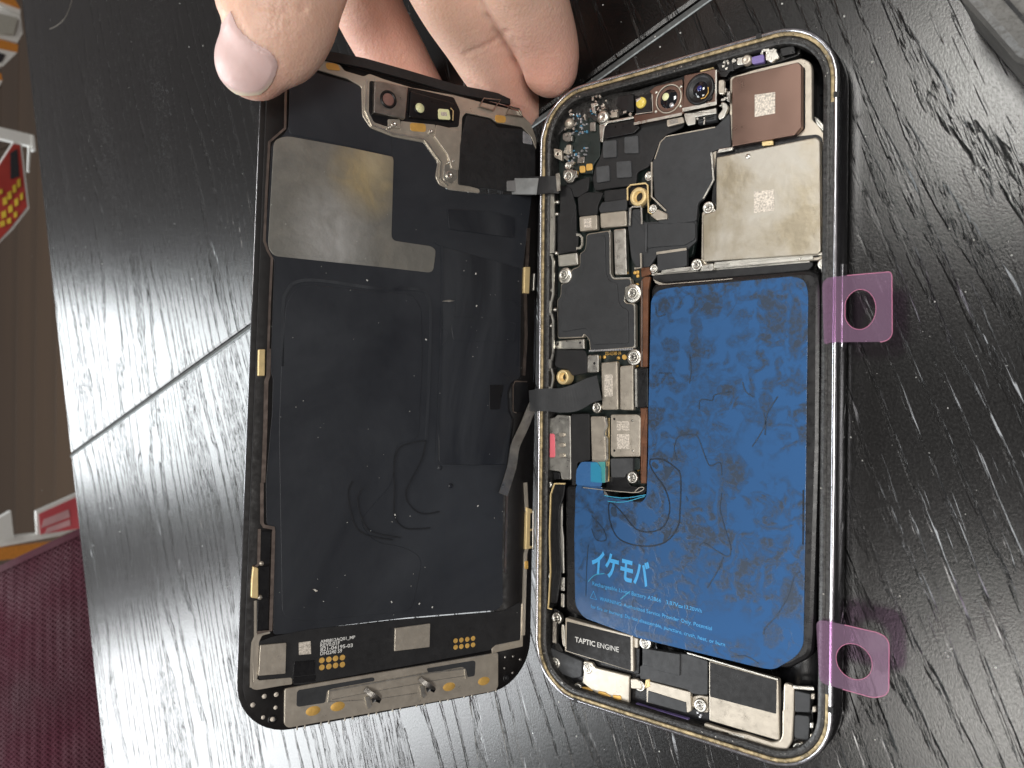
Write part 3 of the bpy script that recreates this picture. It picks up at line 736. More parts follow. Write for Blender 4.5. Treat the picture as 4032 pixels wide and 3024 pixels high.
# small cable clip with shiny screws
plate('clip_plate', 'z2', [(885, 1340), (930, 1300), (990, 1330), (990, 1362), (925, 1370)], -1.0, .6, 'nickel', r=.3)
for fr, p, z, rad in [('q2', (388, 605), -1.8, 1.35), ('q2', (1290, 842), -1.7, 1.45), ('q3', (998, 270), -1.9, 1.45), ('q3', (632, 778), -1.6, 1.3),
                      ('q3', (990, 1482), -1.9, 1.4), ('z2', (875, 1095), -1.5, 1.1), ('z2', (900, 1298), -.8, 1.0), ('z2', (1245, 1290), -.9, 1.3), ('z2', (1272, 1318), -1.1, .8),
                      ('z3', (905, 565), -1.2, 1.0), ('z3', (1172, 540), -.9, 1.3), ('z3', (1960, 535), -1.0, 1.1), ('z3', (1975, 580), -1.2, .8),
                      ('s2', (262, 1268), -2.0, 1.5), ('z5', (292, 492), -2.0, 1.4), ('z5', (495, 525), -1.8, 1.3), ('z5', (433, 650), -2.0, 1.25),
                      ('z5', (820, 635), -1.8, 1.3), ('z5', (1195, 757), -1.8, 1.45), ('z5', (852, 368), -1.6, 1.5), ('z5', (1815, 1035), -2.2, 1.5),
                      ('z2', (372, 1095), -1.0, 1.35), ('z2', (375, 767), -1.8, 1.2), ('z2', (372, 1030), -1.6, 1.0)]:
    screw(fr, p, z, rad, cross=rad > 1.25)
lathe(B, 'washer', tuple(B.px('q2', (1295, 845), -2.0)[:2]), [(2.2, -3), (2.2, -2.1), (2.0, -2.0), (0, -2.0)], 'silver', n=24)
lathe(B, 'washer', tuple(B.px('q2', (405, 615), -2.0)[:2]), [(2.0, -3), (2.0, -2.2), (1.8, -2.1), (0, -2.1)], 'silver', n=24)
lathe(B, 'washer', tuple(B.px('q3', (1010, 272), -2.2)[:2]), [(1.9, -3), (1.9, -2.3), (1.7, -2.2), (0, -2.2)], 'silver', n=24)
plate('corner_bracket', 'z2', [(345, 1060), (400, 1050), (430, 1085), (400, 1135), (365, 1140), (340, 1100)], -1.3, .5, 'darksteel', r=.4)
# steel ledges between big camera plate and battery
for (a, b, z, w) in [((1290, 535), (1990, 470), -1.5, .5), ((960, 583), (1900, 495), -1.8, .8), ((900, 603), (1880, 520), -2.6, .4)]:
    pline(B, 'support_rail', 'z3', [a, b], z, w, .35, 'silver')
plate('rail_block', 'z3', [(1195, 545), (1275, 530), (1280, 575), (1200, 582)], -1.2, .6, 'silver', r=.3)
plate('corner_lug', 'z3', [(1935, 515), (1990, 490), (1998, 545), (1985, 600), (1955, 595), (1935, 545)], -1.4, .6, 'silver', r=.4)
# ---------- camera plates
plate('camera_bracket', 'z2', [(1380, 480), (1560, 425), (1830, 360), (1880, 385), (1892, 425), (1892, 745), (1935, 775), (1972, 845), (1982, 1560), (1945, 1618), (1240, 1655), (1200, 1640), (1205, 1320), (1280, 1240), (1265, 940), (1375, 920)], -2.0, 1.0, 'nickel', r=.7, bev=.2)
plate('bracket_gap', 'z2', [(1815, 395), (1850, 425), (1850, 800), (1800, 848), (1300, 950), (1320, 890), (1790, 790)], -1.95, .3, 'black', r=.4, bev=.05)
plate('bracket_gap', 'z2', [(1925, 835), (1958, 860), (1962, 1570), (1935, 1600), (1230, 1640), (1300, 900)], -1.94, .3, 'black', r=.6, bev=.05)
cp1 = plate('camera_cover_plate', 'z2', [(1392, 495), (1408, 478), (1805, 385), (1828, 405), (1828, 790), (1782, 842), (1392, 912)], -.55, 1.2, 'copper', r=.35, bev=.2)
etched(cp1, 'z2', [(1535, 590), (1662, 572), (1662, 705), (1535, 728)], -.50)
cp2 = plate('camera_cover_plate', 'z2', [(1295, 978), (1915, 852), (1940, 870), (1945, 1565), (1925, 1582), (1212, 1628), (1210, 1335), (1293, 1310)], -.55, 1.2, 'smear', r=.4, bev=.25)
etched(cp2, 'z2', [(1530, 1192), (1655, 1178), (1657, 1310), (1530, 1325)], -.50)
lathe(B, 'solder_bump', tuple(B.px('z2', (1492, 972), -.45)[:2]), [(.6, -.6), (.5, -.45), (.2, -.38), (0, -.36)], 'silver', cp2, n=14)
plate('latch', 'z2', [(1578, 880), (1648, 872), (1650, 900), (1580, 908)], -.9, .5, 'brass', r=.2)
plate('latch', 'z2', [(1310, 925), (1400, 912), (1395, 935), (1300, 952)], -.9, .5, 'silver', r=.2)
# ---------- front camera group
fc = plate('front_camera_bracket', 's1', [(930, 960), (1165, 930), (1165, 730), (1130, 660), (1200, 600), (1540, 510), (1560, 920), (1530, 955), (940, 1075)], -.9, 1.6, 'copper', r=.25, bev=.12)
pline(B, 'bracket_edge', 's1', [(938, 1068), (1535, 945)], -.86, .6, .15, 'silver', parent=fc)
pline(B, 'bracket_edge', 's1', [(955, 950), (1172, 918), (1165, 700)], -.86, .22, .12, 'silver', parent=fc)
plate('emitter_housing', 's1', [(945, 720), (1155, 690), (1150, 905), (960, 935)], -1.0, 1.0, 'black', r=.3)
c = B.px('s1', (1018, 800), -.6); lathe(B, 'yellow_lens', (c.x, c.y), [(1.25, -1.4), (1.25, -.7), (1.1, -.55), (.6, -.45), (0, -.42)], 'yellow', n=24)
plate('lens_clip', 's1', [(955, 760), (1010, 735), (1030, 750), (965, 800)], -.4, .2, 'silver', r=.2)
c = B.px('s1', (1368, 755), -.8)
o = lathe(B, 'sensor_lens', (c.x, c.y), [(3.05, -1.2), (3.05, -.75), (2.85, -.68), (2.8, -.9), (2.3, -1.5), (1.4, -2.0), (0, -2.1)], 'black', n=40)
lathe(B, 'lens_rim', (c.x, c.y), [(3.2, -1.0), (3.2, -.72), (3.0, -.64), (2.9, -.74)], 'nickel', o, n=40, cap=False)
lathe(B, 'lens_glass', (c.x, c.y), [(2.85, -1.3), (2.3, -.95), (1.3, -.72), (0, -.65)], 'lens', o, n=32)
c2 = B.px('s1', (1328, 728), -.6); lathe(B, 'emitter_glint', (c2.x, c2.y), [(.85, -.8), (.8, -.6), (0, -.56)], 'paleyellow', o, n=20)  # yellow-white highlight on the glass, painted as a pale disc
c2 = B.px('s1', (1400, 830), -.6); lathe(B, 'lens_glint', (c2.x, c2.y), [(.55, -.9), (.5, -.68), (0, -.64)], 'smd', o, n=16)  # smaller glint on the same glass, painted as a silvery disc
for p in [(1210, 672), (1518, 600), (1205, 912), (1512, 845)]:
    c = B.px('s1', p, -.7); lathe(B, 'rivet', (c.x, c.y), [(.38, -1), (.36, -.75), (.2, -.66), (0, -.64)], 'silver', fc, n=14)
cam_b = plate('front_camera', 's1', [(1560, 462), (1755, 425), (1940, 382), (1968, 400), (1960, 825), (1545, 905)], -.35, 2.6, 'copper', r=.2, bev=.12)
pline(B, 'camera_edge', 's1', [(1545, 895), (1955, 812)], -.32, .75, .15, 'silver', parent=cam_b)
pline(B, 'camera_edge', 's1', [(1962, 400), (1958, 830)], -.32, .35, .15, 'silver', parent=cam_b)
plate('camera_tab', 's1', [(1755, 398), (1920, 358), (1925, 375), (1758, 420)], -.5, .5, 'brass', r=.1)
c = B.px('s1', (1765, 640), -.3)
o = lathe(B, 'camera_lens', (c.x, c.y), [(3.3, -.5), (3.3, .05), (3.05, .2), (2.7, .2), (2.55, 0), (2.3, .08), (2.1, -.1), (1.9, -.05), (1.6, -.3), (0, -.35)], 'black', cam_b, n=40)
lathe(B, 'lens_glass', (c.x, c.y), [(1.75, -.25), (1.3, -.02), (.7, .1), (0, .14)], 'lens', cam_b, n=28)
c = B.px('s1', (1750, 625), .15); lathe(B, 'lens_core', (c.x, c.y), [(.62, .08), (.5, .16), (0, .2)], 'lensblue', cam_b, n=18)
pline(B, 'orange_ring', 's1', [(1860, 610), (1862, 680), (1820, 740), (1770, 755)], .1, .16, .06, 'gold', parent=cam_b)
c = B.px('s1', (1872, 738), -.3); lathe(B, 'focus_peg', (c.x, c.y), [(.8, -.5), (.8, -.1), (.6, .02), (0, .02)], 'black', cam_b, n=18)
plate('camera_foot', 's1', [(1640, 925), (1960, 865), (1965, 935), (1700, 985)], -1.0, .8, 'silver', r=.2)
plate('black_roll', 's1', [(1715, 985), (1965, 935), (1965, 1025), (1720, 1075)], -1.3, 1.4, 'tape', r=.4, bev=.6)
plate('clip_plate', 's1', [(1555, 930), (1640, 925), (1705, 960), (1700, 1070), (1600, 1090), (1565, 1010)], -1.1, .5, 'silver', r=.4)
plate('clip_plate', 's1', [(1340, 1015), (1545, 975), (1560, 1050), (1345, 1105)], -1.2, .5, 'nickel', r=.4)
plate('clip_window', 's1', [(1375, 1020), (1480, 1000), (1485, 1055), (1380, 1075)], -1.15, .1, 'darksteel', r=.1)
plate('spring_clip', 's1', [(1985, 520), (2060, 515), (2062, 700), (1985, 695)], -.5, .6, 'nickel', r=.5)
plate('spring_clip', 's1', [(2010, 800), (2060, 790), (2110, 850), (2060, 990), (1990, 1020), (1975, 960), (2040, 880)], -.9, .7, 'silver', r=.5)
plate('spring_clip', 's1', [(2085, 660), (2135, 655), (2130, 800), (2085, 780)], -1.0, .5, 'darksteel', r=.2)
plate('dark_housing', 's1', [(730, 720), (930, 690), (935, 920), (800, 910), (710, 850)], -1.4, 1.4, 'black', r=.6)
plate('dark_housing', 's1', [(1985, 300), (2160, 240), (2300, 180), (2330, 330), (2120, 420), (2080, 490), (1990, 480)], -1.6, 1.4, 'black', r=.6)
plate('top_speaker_frame', 's1', [(500, 1080), (560, 1040), (930, 965), (935, 1000), (610, 1060), (570, 1105), (545, 1300), (512, 1290)], -1.4, .6, 'silver', r=.3)
plate('black_block', 's1', [(572, 1100), (625, 1075), (930, 1010), (1010, 1110), (930, 1185), (555, 1255)], -1.3, 1.4, 'black', r=.5)
# flex with four foam pads, top left
plate('sensor_flex', 'q1', [(880, 460), (1240, 395), (1330, 320), (1250, 240), (1650, 180), (1880, 250), (1860, 320), (1640, 420), (1560, 520), (1500, 680), (1440, 810), (1290, 880), (1275, 1040), (990, 1075), (760, 1110), (735, 960), (770, 800), (830, 690)], -2.2, .5, 'matte', r=.7)
for q in [[(862, 492), (1032, 475), (1032, 690), (862, 702)], [(1128, 440), (1300, 420), (1307, 642), (1128, 645)], [(1028, 748), (1212, 730), (1222, 940), (1035, 952)], [(778, 812), (940, 790), (948, 985), (785, 1012)]]:
    plate('foam_pad', 'q1', q, -1.75, .5, 'pad', r=.45, bev=.15)
plate('flex_tail', 'q1', [(380, 1040), (700, 930), (680, 1110), (560, 1190), (410, 1180)], -2.3, .4, 'matte', r=.5)
# green board with tiny components
plate('sensor_board', 'q1', [(485, 410), (540, 240), (700, 190), (830, 300), (828, 680), (745, 790), (740, 900), (560, 900), (480, 800), (470, 500)], -2.9, .6, 'pcb', r=.4)
for q in [[(570, 800), (640, 795), (645, 880), (575, 890)], [(652, 775), (730, 765), (735, 850), (655, 865)]]:
    plate('gold_pad', 'q1', q, -2.6, .3, 'gold', r=.5)
plate('chip', 'q1', [(545, 700), (635, 680), (630, 765), (540, 770)], -2.4, .5, 'darksteel', r=.3)
plate('chip', 'q1', [(700, 260), (772, 250), (772, 370), (700, 370)], -2.3, .5, 'darksteel', r=.3)
random.seed(11)
bs, bb = [], []
for (cx, cy, sx, sy, n) in [(600, 210, 60, 60, 9), (640, 310, 60, 30, 6), (560, 390, 110, 25, 9), (630, 620, 35, 50, 9), (520, 660, 60, 50, 9), (470, 740, 50, 50, 7), (740, 130, 50, 60, 7), (440, 680, 20, 20, 3)]:
    for i in range(n):
        p = B.px('q1', (cx + random.uniform(-sx, sx), cy + random.uniform(-sy, sy)), -2.6)
        (bb if random.random() < .3 else bs).append((p.x, p.y, -2.5, random.choice([.3, .45, .6]), random.choice([.25, .35]), .4, random.choice([0, math.pi / 2])))
join_boxes(B, 'tiny_components', bs, 'smd')['kind'] = 'stuff'
join_boxes(B, 'tiny_components', bb, 'smdblue')['kind'] = 'stuff'
# bits and brackets along the top rim
for (q, z, m) in [([(365, 400), (440, 370), (485, 420), (480, 490), (400, 500), (362, 470)], -1.8, 'darksteel'), ([(250, 580), (350, 600), (355, 740), (255, 690)], -1.3, 'nickel'),
                  ([(360, 630), (400, 600), (405, 540), (465, 530), (470, 640), (420, 660)], -1.6, 'nickel'), ([(800, 200), (900, 190), (905, 280), (830, 290)], -1.2, 'silver'),
                  ([(960, 130), (1040, 120), (1045, 190), (970, 200)], -1.2, 'nickel'), ([(710, 20), (800, 10), (810, 50), (760, 60), (780, 150), (730, 140)], -1.2, 'silver'),
                  ([(480, 850), (540, 850), (550, 950), (500, 940)], -1.5, 'darksteel')]:
    plate('metal_lug', 'q1', q, z, .8, m, r=.4)
c = B.px('q1', (300, 650), -1.2); lathe(B, 'pin', (c.x, c.y), [(.9, -1.6), (.85, -1.15), (.5, -1.05), (.3, -1.3), (0, -1.3)], 'nickel', n=20)
c = B.px('q1', (435, 265), -1.1); lathe(B, 'pin', (c.x, c.y), [(1.2, -2), (1.15, -1.2), (.7, -.9), (0, -.7)], 'nickel', n=20)
c = B.px('q1', (860, 190), -1.1); lathe(B, 'pin', (c.x, c.y), [(1.7, -2), (1.6, -1.2), (1.1, -.9), (.5, -1.0), (0, -1.1)], 'silver', n=20)
plate('top_tray', 'z2', [(330, 660), (520, 600), (800, 560), (1100, 470), (1270, 420), (1310, 350), (1440, 320), (1700, 270), (1820, 280), (1820, 340), (1640, 400), (1400, 440), (1380, 500), (1100, 560), (900, 640), (600, 760), (400, 760), (300, 850), (280, 1040), (240, 1040), (240, 800)], -3.2, 1.5, 'grime', r=1)
for (q, z, m) in [([(1420, 360), (1470, 350), (1475, 400), (1425, 405)], -1.2, 'silver'), ([(1690, 300), (1780, 280), (1790, 330), (1700, 350)], -1.6, 'black'), ([(1585, 260), (1625, 255), (1625, 290), (1590, 290)], -1.4, 'smd'),
                  ([(1290, 380), (1400, 350), (1410, 440), (1320, 450)], -1.5, 'black'), ([(1510, 355), (1590, 335), (1595, 385), (1520, 400)], -1.5, 'purple'), ([(1600, 310), (1660, 300), (1690, 350), (1640, 390), (1600, 370)], -1.1, 'silver')]:
    plate('top_part', 'z2', q, z, .9, m, r=.4)
c = B.px('z2', (1482, 370), -1.0); lathe(B, 'pin', (c.x, c.y), [(1.1, -2), (1.0, -1.1), (.7, -.9), (.3, -1.1), (0, -1.1)], 'nickel', n=20)
plate('corner_spring', 'z2', [(1905, 725), (1930, 735), (1985, 800), (1975, 830), (1920, 770)], -1.2, .5, 'silver', r=.2)
# ---------- left rail: chain of steel loops
lay = [(262, 110), (268, 330), (250, 470), (240, 500)]
pline(B, 'side_rail', 'z3', [(268, 100), (275, 300), (270, 470)], -1.3, 2.5, .5, 'silver')
for (y0, y1) in [(480, 775), (850, 1140), (1190, 1310)]:
    w = 20
    pts = [(262, y0), (238, y0 + 35), (236, y1 - 45), (258, y1 - 5), (275, y1 - 5), (285, y1 - 50), (286, y0 + 40), (276, y0)]
    q = [B.px('z3', p, -1.2) for p in pts]
    ribbon(B, 'rail_loop', q, .55, .4, 'silver', close=True)
    plate('rail_recess', 'z3', [(245, y0 + 40), (278, y0 + 40), (278, y1 - 45), (245, y1 - 45)], -1.9, .6, 'grime', r=.4)
for (a, b) in [((265, 775), (262, 850)), ((264, 1140), (262, 1195))]: pline(B, 'rail_link', 'z3', [a, b], -1.2, 1.2, .4, 'silver')
random.seed(5)
for (x, y) in [(305, 150), (303, 225), (298, 468), (256, 640), (262, 700), (250, 1000), (290, 820), (283, 1050), (250, 540), (265, 920)]:
    c = B.px('z3', (x, y), -1.4); lathe(B, 'solder_bump', (c.x, c.y), [(.55, -1.9), (.5, -1.5), (.25, -1.25), (0, -1.2)], 'silver', n=12)
# ---------- silver plate with the red marker
vp = plate('contact_plate', 'q3', [(145, 890), (215, 875), (240, 845), (372, 858), (380, 1505), (280, 1505), (268, 1425), (150, 1405), (138, 1060)], -1.7, .7, 'silver', r=.5, bev=.2)
plate('red_marker', 'q3', [(140, 1040), (212, 1040), (218, 1280), (140, 1280)], -1.55, .3, 'red', r=.6, parent=vp)
for y in (1052, 1155, 1260):
    plate('contact_pin', 'q3', [(255, y - 20), (308, y - 20), (308, y + 20), (255, y + 20)], -1.25, .5, 'nickel', r=.5, parent=vp)
plate('speaker_flex', 'q3', [(378, 840), (562, 838), (566, 1310), (500, 1330), (440, 1330), (425, 1560), (385, 1560)], -1.9, .5, 'matte', r=.4)
plate('black_socket', 'q3', [(195, 1420), (265, 1435), (270, 1500), (205, 1500)], -2.0, .8, 'black', r=.3)
# ---------- side ribbon and lower left pieces
plate('ribbon_cable', 's2', [(235, 10), (345, 5), (330, 130), (290, 250), (292, 560), (310, 840), (265, 1130), (205, 1125), (215, 830), (205, 500), (220, 120)], -1.0, .5, 'black', r=.6, bev=.2)
pline(B, 'ribbon_edge', 's2', [(350, 10), (250, 10), (215, 110), (203, 480), (212, 830), (195, 1130), (190, 1170), (225, 1180)], -1.1, .35, .3, 'brass')
plate('steel_strip', 's2', [(300, 130), (318, 150), (318, 420), (330, 520), (335, 850), (310, 850), (300, 560), (285, 440), (288, 250)], -1.6, .5, 'silver', r=.3)
plate('steel_window', 's2', [(305, 885), (338, 885), (338, 1015), (300, 1010)], -1.6, .5, 'silver', r=.3)
plate('steel_window', 's2', [(302, 1035), (336, 1040), (334, 1170), (302, 1160)], -1.6, .5, 'silver', r=.3)
plate('steel_strip', 's2', [(308, 1320), (335, 1330), (345, 1540), (318, 1520), (305, 1420)], -1.4, .6, 'silver', r=.3)
plate('frame_rib', 's2', [(145, 0), (215, 10), (200, 640), (195, 980), (150, 940), (140, 700), (150, 300)], -2.2, .8, 'darksteel', r=.5)
for (x, y, s) in [(190, 20, 20), (170, 290, 18), (170, 600, 18), (165, 710, 22), (170, 870, 24), (165, 930, 20), (140, 500, 10), (150, 790, 14)]:
    c = B.px('s2', (x, y), -1.5); r_ = s / 18
    lathe(B, 'frame_boss', (c.x, c.y), [(r_ * .8, -2.3), (r_ * .75, -1.7), (r_ * .5, -1.5), (r_ * .25, -1.7), (0, -1.7)], 'brass' if y == 790 else 'silver', n=16)
for (y0, y1) in [(190, 250), (410, 470), (640, 680)]:
    plate('frame_slot', 's2', [(150, y0), (195, y0), (195, y1), (150, y1)], -2.1, .5, 'black', r=.2)
plate('black_lever', 's2', [(235, 1170), (290, 1200), (295, 1330), (270, 1480), (330, 1580), (270, 1590), (215, 1530), (245, 1480)], -2.6, .6, 'black', r=.4)
pline(B, 'pin_stem', 's2', [(265, 1290), (262, 1490)], -2.0, 1.1, .8, 'darksteel')
# ---------- bottom row
te = plate('taptic_engine', 'z5', [(356, 208), (778, 322), (782, 548), (352, 418)], -1.1, 1.6, 'nickel', r=.4, bev=.2)
pslab(B, 'black_label', 'z5', [(366, 232), (762, 330), (764, 538), (362, 414)], -1.04, .12, 'matte', r=.3, bev=.04, parent=te)
text(B, 'lettering', 'TAPTIC', 'z5', (417, 358), (543, 389), -1.02, 'white', parent=te, bold=.022)
text(B, 'lettering', 'ENGINE', 'z5', (556, 392), (690, 424), -1.02, 'white', parent=te)
plate('side_lug', 'z5', [(778, 330), (808, 338), (808, 400), (780, 395)], -1.5, .8, 'nickel', r=.3)
plate('black_gap', 'z5', [(790, 395), (820, 400), (815, 560), (785, 560)], -1.8, .8, 'black', r=.2)
plate('grey_flex_plate', 'z5', [(835, 395), (1075, 432), (1125, 438), (1242, 478), (1242, 688), (1195, 690), (1140, 680), (1120, 660), (868, 597), (822, 590), (820, 510), (835, 505)], -1.7, .8, 'tape', r=.4)
pslab(B, 'grey_flex_top', 'z5', [(840, 400), (1070, 436), (1068, 572), (920, 535), (900, 515), (838, 505)], -1.4, .32, 'tape', r=.3, bev=.1)
spk = plate('speaker', 'z5', [(1250, 478), (1680, 598), (1688, 968), (1672, 972), (1485, 918), (1252, 850)], -1.3, 1.6, 'nickel', r=.4, bev=.2)
pslab(B, 'speaker_label', 'z5', [(1256, 485), (1672, 600), (1668, 808), (1256, 700)], -1.24, .14, 'matte', r=.2, bev=.04, parent=spk)
plate('white_edge', 'z5', [(1115, 424), (1680, 590), (1680, 600), (1115, 434)], -1.2, .3, 'silver', r=0, bev=.05)
jb = plate('speaker_bracket', 'z5', [(1716, 612), (1765, 628), (1780, 650), (1778, 800), (1768, 980), (1735, 1040), (1680, 1065), (1600, 1062), (1225, 935), (1216, 862), (1400, 920), (1480, 932), (1640, 985), (1690, 975), (1706, 940), (1706, 790), (1712, 780)], -1.5, .8, 'nickel', r=.7, bev=.25)
plate('bracket_slot', 'z5', [(1320, 915), (1375, 925), (1382, 955), (1335, 950)], -1.45, .1, 'black', r=.4, parent=jb)
plate('gold_insert', 'z5', [(1322, 918), (1350, 925), (1350, 950), (1328, 945)], -1.42, .1, 'gold', r=.2, parent=jb)
plate('gold_insert', 'z5', [(1485, 985), (1510, 985), (1510, 1010), (1488, 1005)], -1.42, .1, 'gold', r=.2, parent=jb)
plate('pale_insert', 'z5', [(1515, 985), (1580, 1000), (1578, 1030), (1515, 1012)], -1.42, .1, 'white', r=.1, parent=jb)
plate('bracket_step', 'z5', [(1392, 928), (1470, 945), (1468, 1005), (1395, 985)], -1.4, .2, 'silver', r=.2, parent=jb)
plate('dark_block', 'z5', [(1785, 662), (1880, 685), (1878, 800), (1785, 796)], -1.6, 1.2, 'tape', r=.3)
plate('dark_block', 'z5', [(1782, 812), (1875, 822), (1872, 972), (1780, 958)], -1.8, 1.2, 'tape', r=.6)
plate('bracket_edge_plate', 'z5', [(1770, 630), (1900, 640), (1905, 665), (1780, 655)], -1.4, .5, 'silver', r=.2)
for (x, y) in [(1895, 700), (1905, 780), (1890, 880), (1890, 950), (1885, 990)]:
    plate('metal_lug', 'z5', [(x - 12, y - 18), (x + 12, y - 18), (x + 12, y + 18), (x - 12, y + 18)], -1.9, .6, random.choice(['silver', 'nickel']), r=.2)
plate('metal_lug', 'z5', [(1860, 985), (1895, 970), (1905, 1000), (1880, 1020)], -1.6, .6, 'silver', r=.3)
plate('corner_screw_plate', 'z5', [(1780, 990), (1830, 980), (1870, 1050), (1860, 1070), (1800, 1065)], -2.5, .6, 'nickel', r=.4)
plate('black_lug', 'z5', [(262, 395), (330, 425), (460, 478), (458, 580), (402, 588), (330, 560), (300, 540), (262, 520)], -2.3, 1.2, 'tape', r=.6, bev=.25)
plate('contact_board', 'z5', [(470, 478), (522, 488), (538, 518), (756, 572), (752, 768), (700, 755), (560, 690), (462, 612), (470, 560)], -1.9, .8, 'nickel', r=.4, bev=.2)
plate('gold_contact', 'z5', [(458, 640), (520, 645), (528, 670), (480, 682), (458, 665)], -2.0, .6, 'gold', r=.4)
plate('gold_contact', 'z5', [(560, 665), (600, 672), (640, 700), (625, 715), (560, 695)], -1.7, .3, 'gold', r=.3)
plate('gold_contact', 'z5', [(650, 690), (700, 695), (705, 720), (660, 725)], -1.7, .3, 'gold', r=.2)
plate('metal_lug', 'z5', [(762, 590), (800, 590), (835, 625), (830, 655), (765, 650)], -1.7, .8, 'nickel', r=.3)
plate('amber_clip', 'z5', [(855, 595), (880, 590), (885, 640), (850, 650)], -1.5, .5, 'brass', r=.2)
pf = plate('port_frame', 'z5', [(862, 600), (1135, 672), (1140, 790), (1120, 800), (862, 735)], -1.6, 1.2, 'nickel', r=.2, bev=.12)
plate('port_cover', 'z5', [(872, 662), (1108, 735), (1112, 802), (868, 735)], -1.5, .2, 'tape', r=.2, parent=pf)
plate('purple_strip', 'z5', [(790, 742), (850, 762), (1118, 838), (1135, 870), (1212, 882), (1216, 912), (1132, 922), (1108, 895), (850, 822), (835, 800), (800, 790)], -2.2, .9, 'purple', r=.3)
plate('strip_panel', 'z5', [(862, 775), (1105, 845), (1108, 885), (865, 818)], -2.1, .2, 'tape', r=.2)
plate('screw_plate', 'z5', [(1150, 700), (1190, 690), (1245, 700), (1248, 800), (1200, 800), (1145, 760)], -2.5, .7, 'nickel', r=.4)
plate('bottom_tray', 'z5', [(250, 380), (500, 450), (1300, 700), (1900, 640), (1900, 1010), (1700, 1075), (1200, 930), (700, 770), (400, 640), (270, 520)], -3.2, 1.6, 'black', r=1)
bs = []
random.seed(9)
for i in range(40):
    x = random.uniform(0, 1); p = B.px('z5', (1300 * x + 450 + random.uniform(-10, 10), 690 + 375 * x + random.uniform(-25, 15)), -2.5)
    bs.append((p.x, p.y, -2.4, .25, .25, .3, random.random() * 3))
for p in [(1180, 800), (1200, 815), (1195, 825), (1700, 1072)]:
    q = B.px('z5', p, -2.2); bs.append((q.x, q.y, -2.1, .4, .4, .4, .3))
join_boxes(B, 'tiny_components', bs, 'smd')['kind'] = 'stuff'
# dirt flecks caught in the ledge all round
bs, bg_ = [], []
random.seed(21)
for i in range(700):
    side = random.random()
    d = random.uniform(1.75, 2.8) if random.random() < .6 else random.uniform(.8, 1.4)
    per = rrect(W_, H_, R_, 10, d); k = random.randrange(len(per)); a, b = Vector(per[k]), Vector(per[(k + 1) % len(per)])
    if (b - a).length < 8 and random.random() < .75: continue
    p = a.lerp(b, random.random()); s = random.choice([.1, .14, .2, .3])
    (bs if random.random() < .65 else bg_).append((p.x, p.y, (-.52 if d > 1.6 else -.22), s, s * random.uniform(.5, 1), .15, random.random() * 3))
join_boxes(B, 'dirt_flecks', bs, 'darksteel')['kind'] = 'stuff'
join_boxes(B, 'dirt_flecks', bg_, 'black')['kind'] = 'stuff'
# right hand ledge: the adhesive there is dark grey
join_boxes(B, 'dark_adhesive', [(W_ - 1.22, -H_ / 2, -.20, .68, H_ - 34, .08, 0)], 'grime')
bs = []
random.seed(44)
for (cx, cy, sx, sy, n, zz) in [(560, 640, 50, 50, 16, -1.2), (700, 700, 70, 30, 10, -1.3), (430, 720, 60, 60, 10, -1.5), (1360, 400, 50, 30, 7, -1.2), (1640, 340, 60, 30, 10, -1.0), (1340, 600, 20, 70, 9, -.9), (1190, 740, 80, 20, 7, -1.1), (380, 900, 30, 120, 14, -1.4)]:
    for i in range(n):
        p = B.px('z2', (cx + random.uniform(-sx, sx), cy + random.uniform(-sy, sy)), zz); bs.append((p.x, p.y, zz + random.uniform(-.1, .2), random.uniform(.3, 1.1), random.uniform(.25, .6), .5, random.random() * 3))
join_boxes(B, 'metal_bits', bs, 'silver')['kind'] = 'stuff'
# gasket residue: dark gaps and pale remains on the adhesive line
bs = []
random.seed(2)
for i in range(70):
    per = rrect(W_, H_, R_, 10, 1.1); k = random.randrange(len(per)); a, b = Vector(per[k]), Vector(per[(k + 1) % len(per)])
    t = b - a; p = a.lerp(b, random.random()); L = random.uniform(.6, 5) if t.length > 8 else .7
    bs.append((p.x, p.y, -.27, L, random.uniform(.2, .6), .12, math.atan2(t.y, t.x)))
join_boxes(B, 'gasket_residue', bs, 'grime')['kind'] = 'stuff'
# brown flex edge between board and battery
plate('copper_flex', 'z3', [(825, 640), (850, 615), (885, 615), (872, 700), (868, 1178), (822, 1178)], -2.2, .6, 'copperflex', r=.3)
plate('copper_flex', 'z3', [(822, 1430), (868, 1430), (866, 1659), (824, 1659)], -2.2, .6, 'copperflex', r=.1)
plate('copper_flex', 'z4', [(824, 30), (866, 30), (862, 480), (824, 480)], -2.3, .5, 'copperflex', r=.1)
pline(B, 'copper_edge', 'z3', [(835, 640), (835, 1175)], -2.1, .3, .15, 'bronze')
plate('black_strap', 'z3', [(790, 1185), (872, 1180), (872, 1430), (790, 1435)], -1.4, .8, 'black', r=.3, bev=.3)
pline(B, 'strap_edge', 'z3', [(798, 1190), (800, 1425)], -1.3, .55, .15, 'silver')
plate('orange_tab', 'z3', [(825, 560), (880, 545), (890, 600), (830, 620)], -2.4, .5, 'copperflex', r=.2)
plate('battery_shelf', 'z3', [(900, 640), (970, 670), (1870, 575), (1900, 540), (1890, 520), (900, 605)], -2.6, .8, 'matte', r=.3)
pline(B, 'shelf_line', 'z3', [(940, 660), (990, 665), (1400, 632)], -1.6, .35, .2, 'nickel')
plate('adhesive_strand', 'z3', [(900, 625), (930, 640), (985, 660), (960, 672), (915, 655)], -1.4, .3, 'nickel', r=.3)

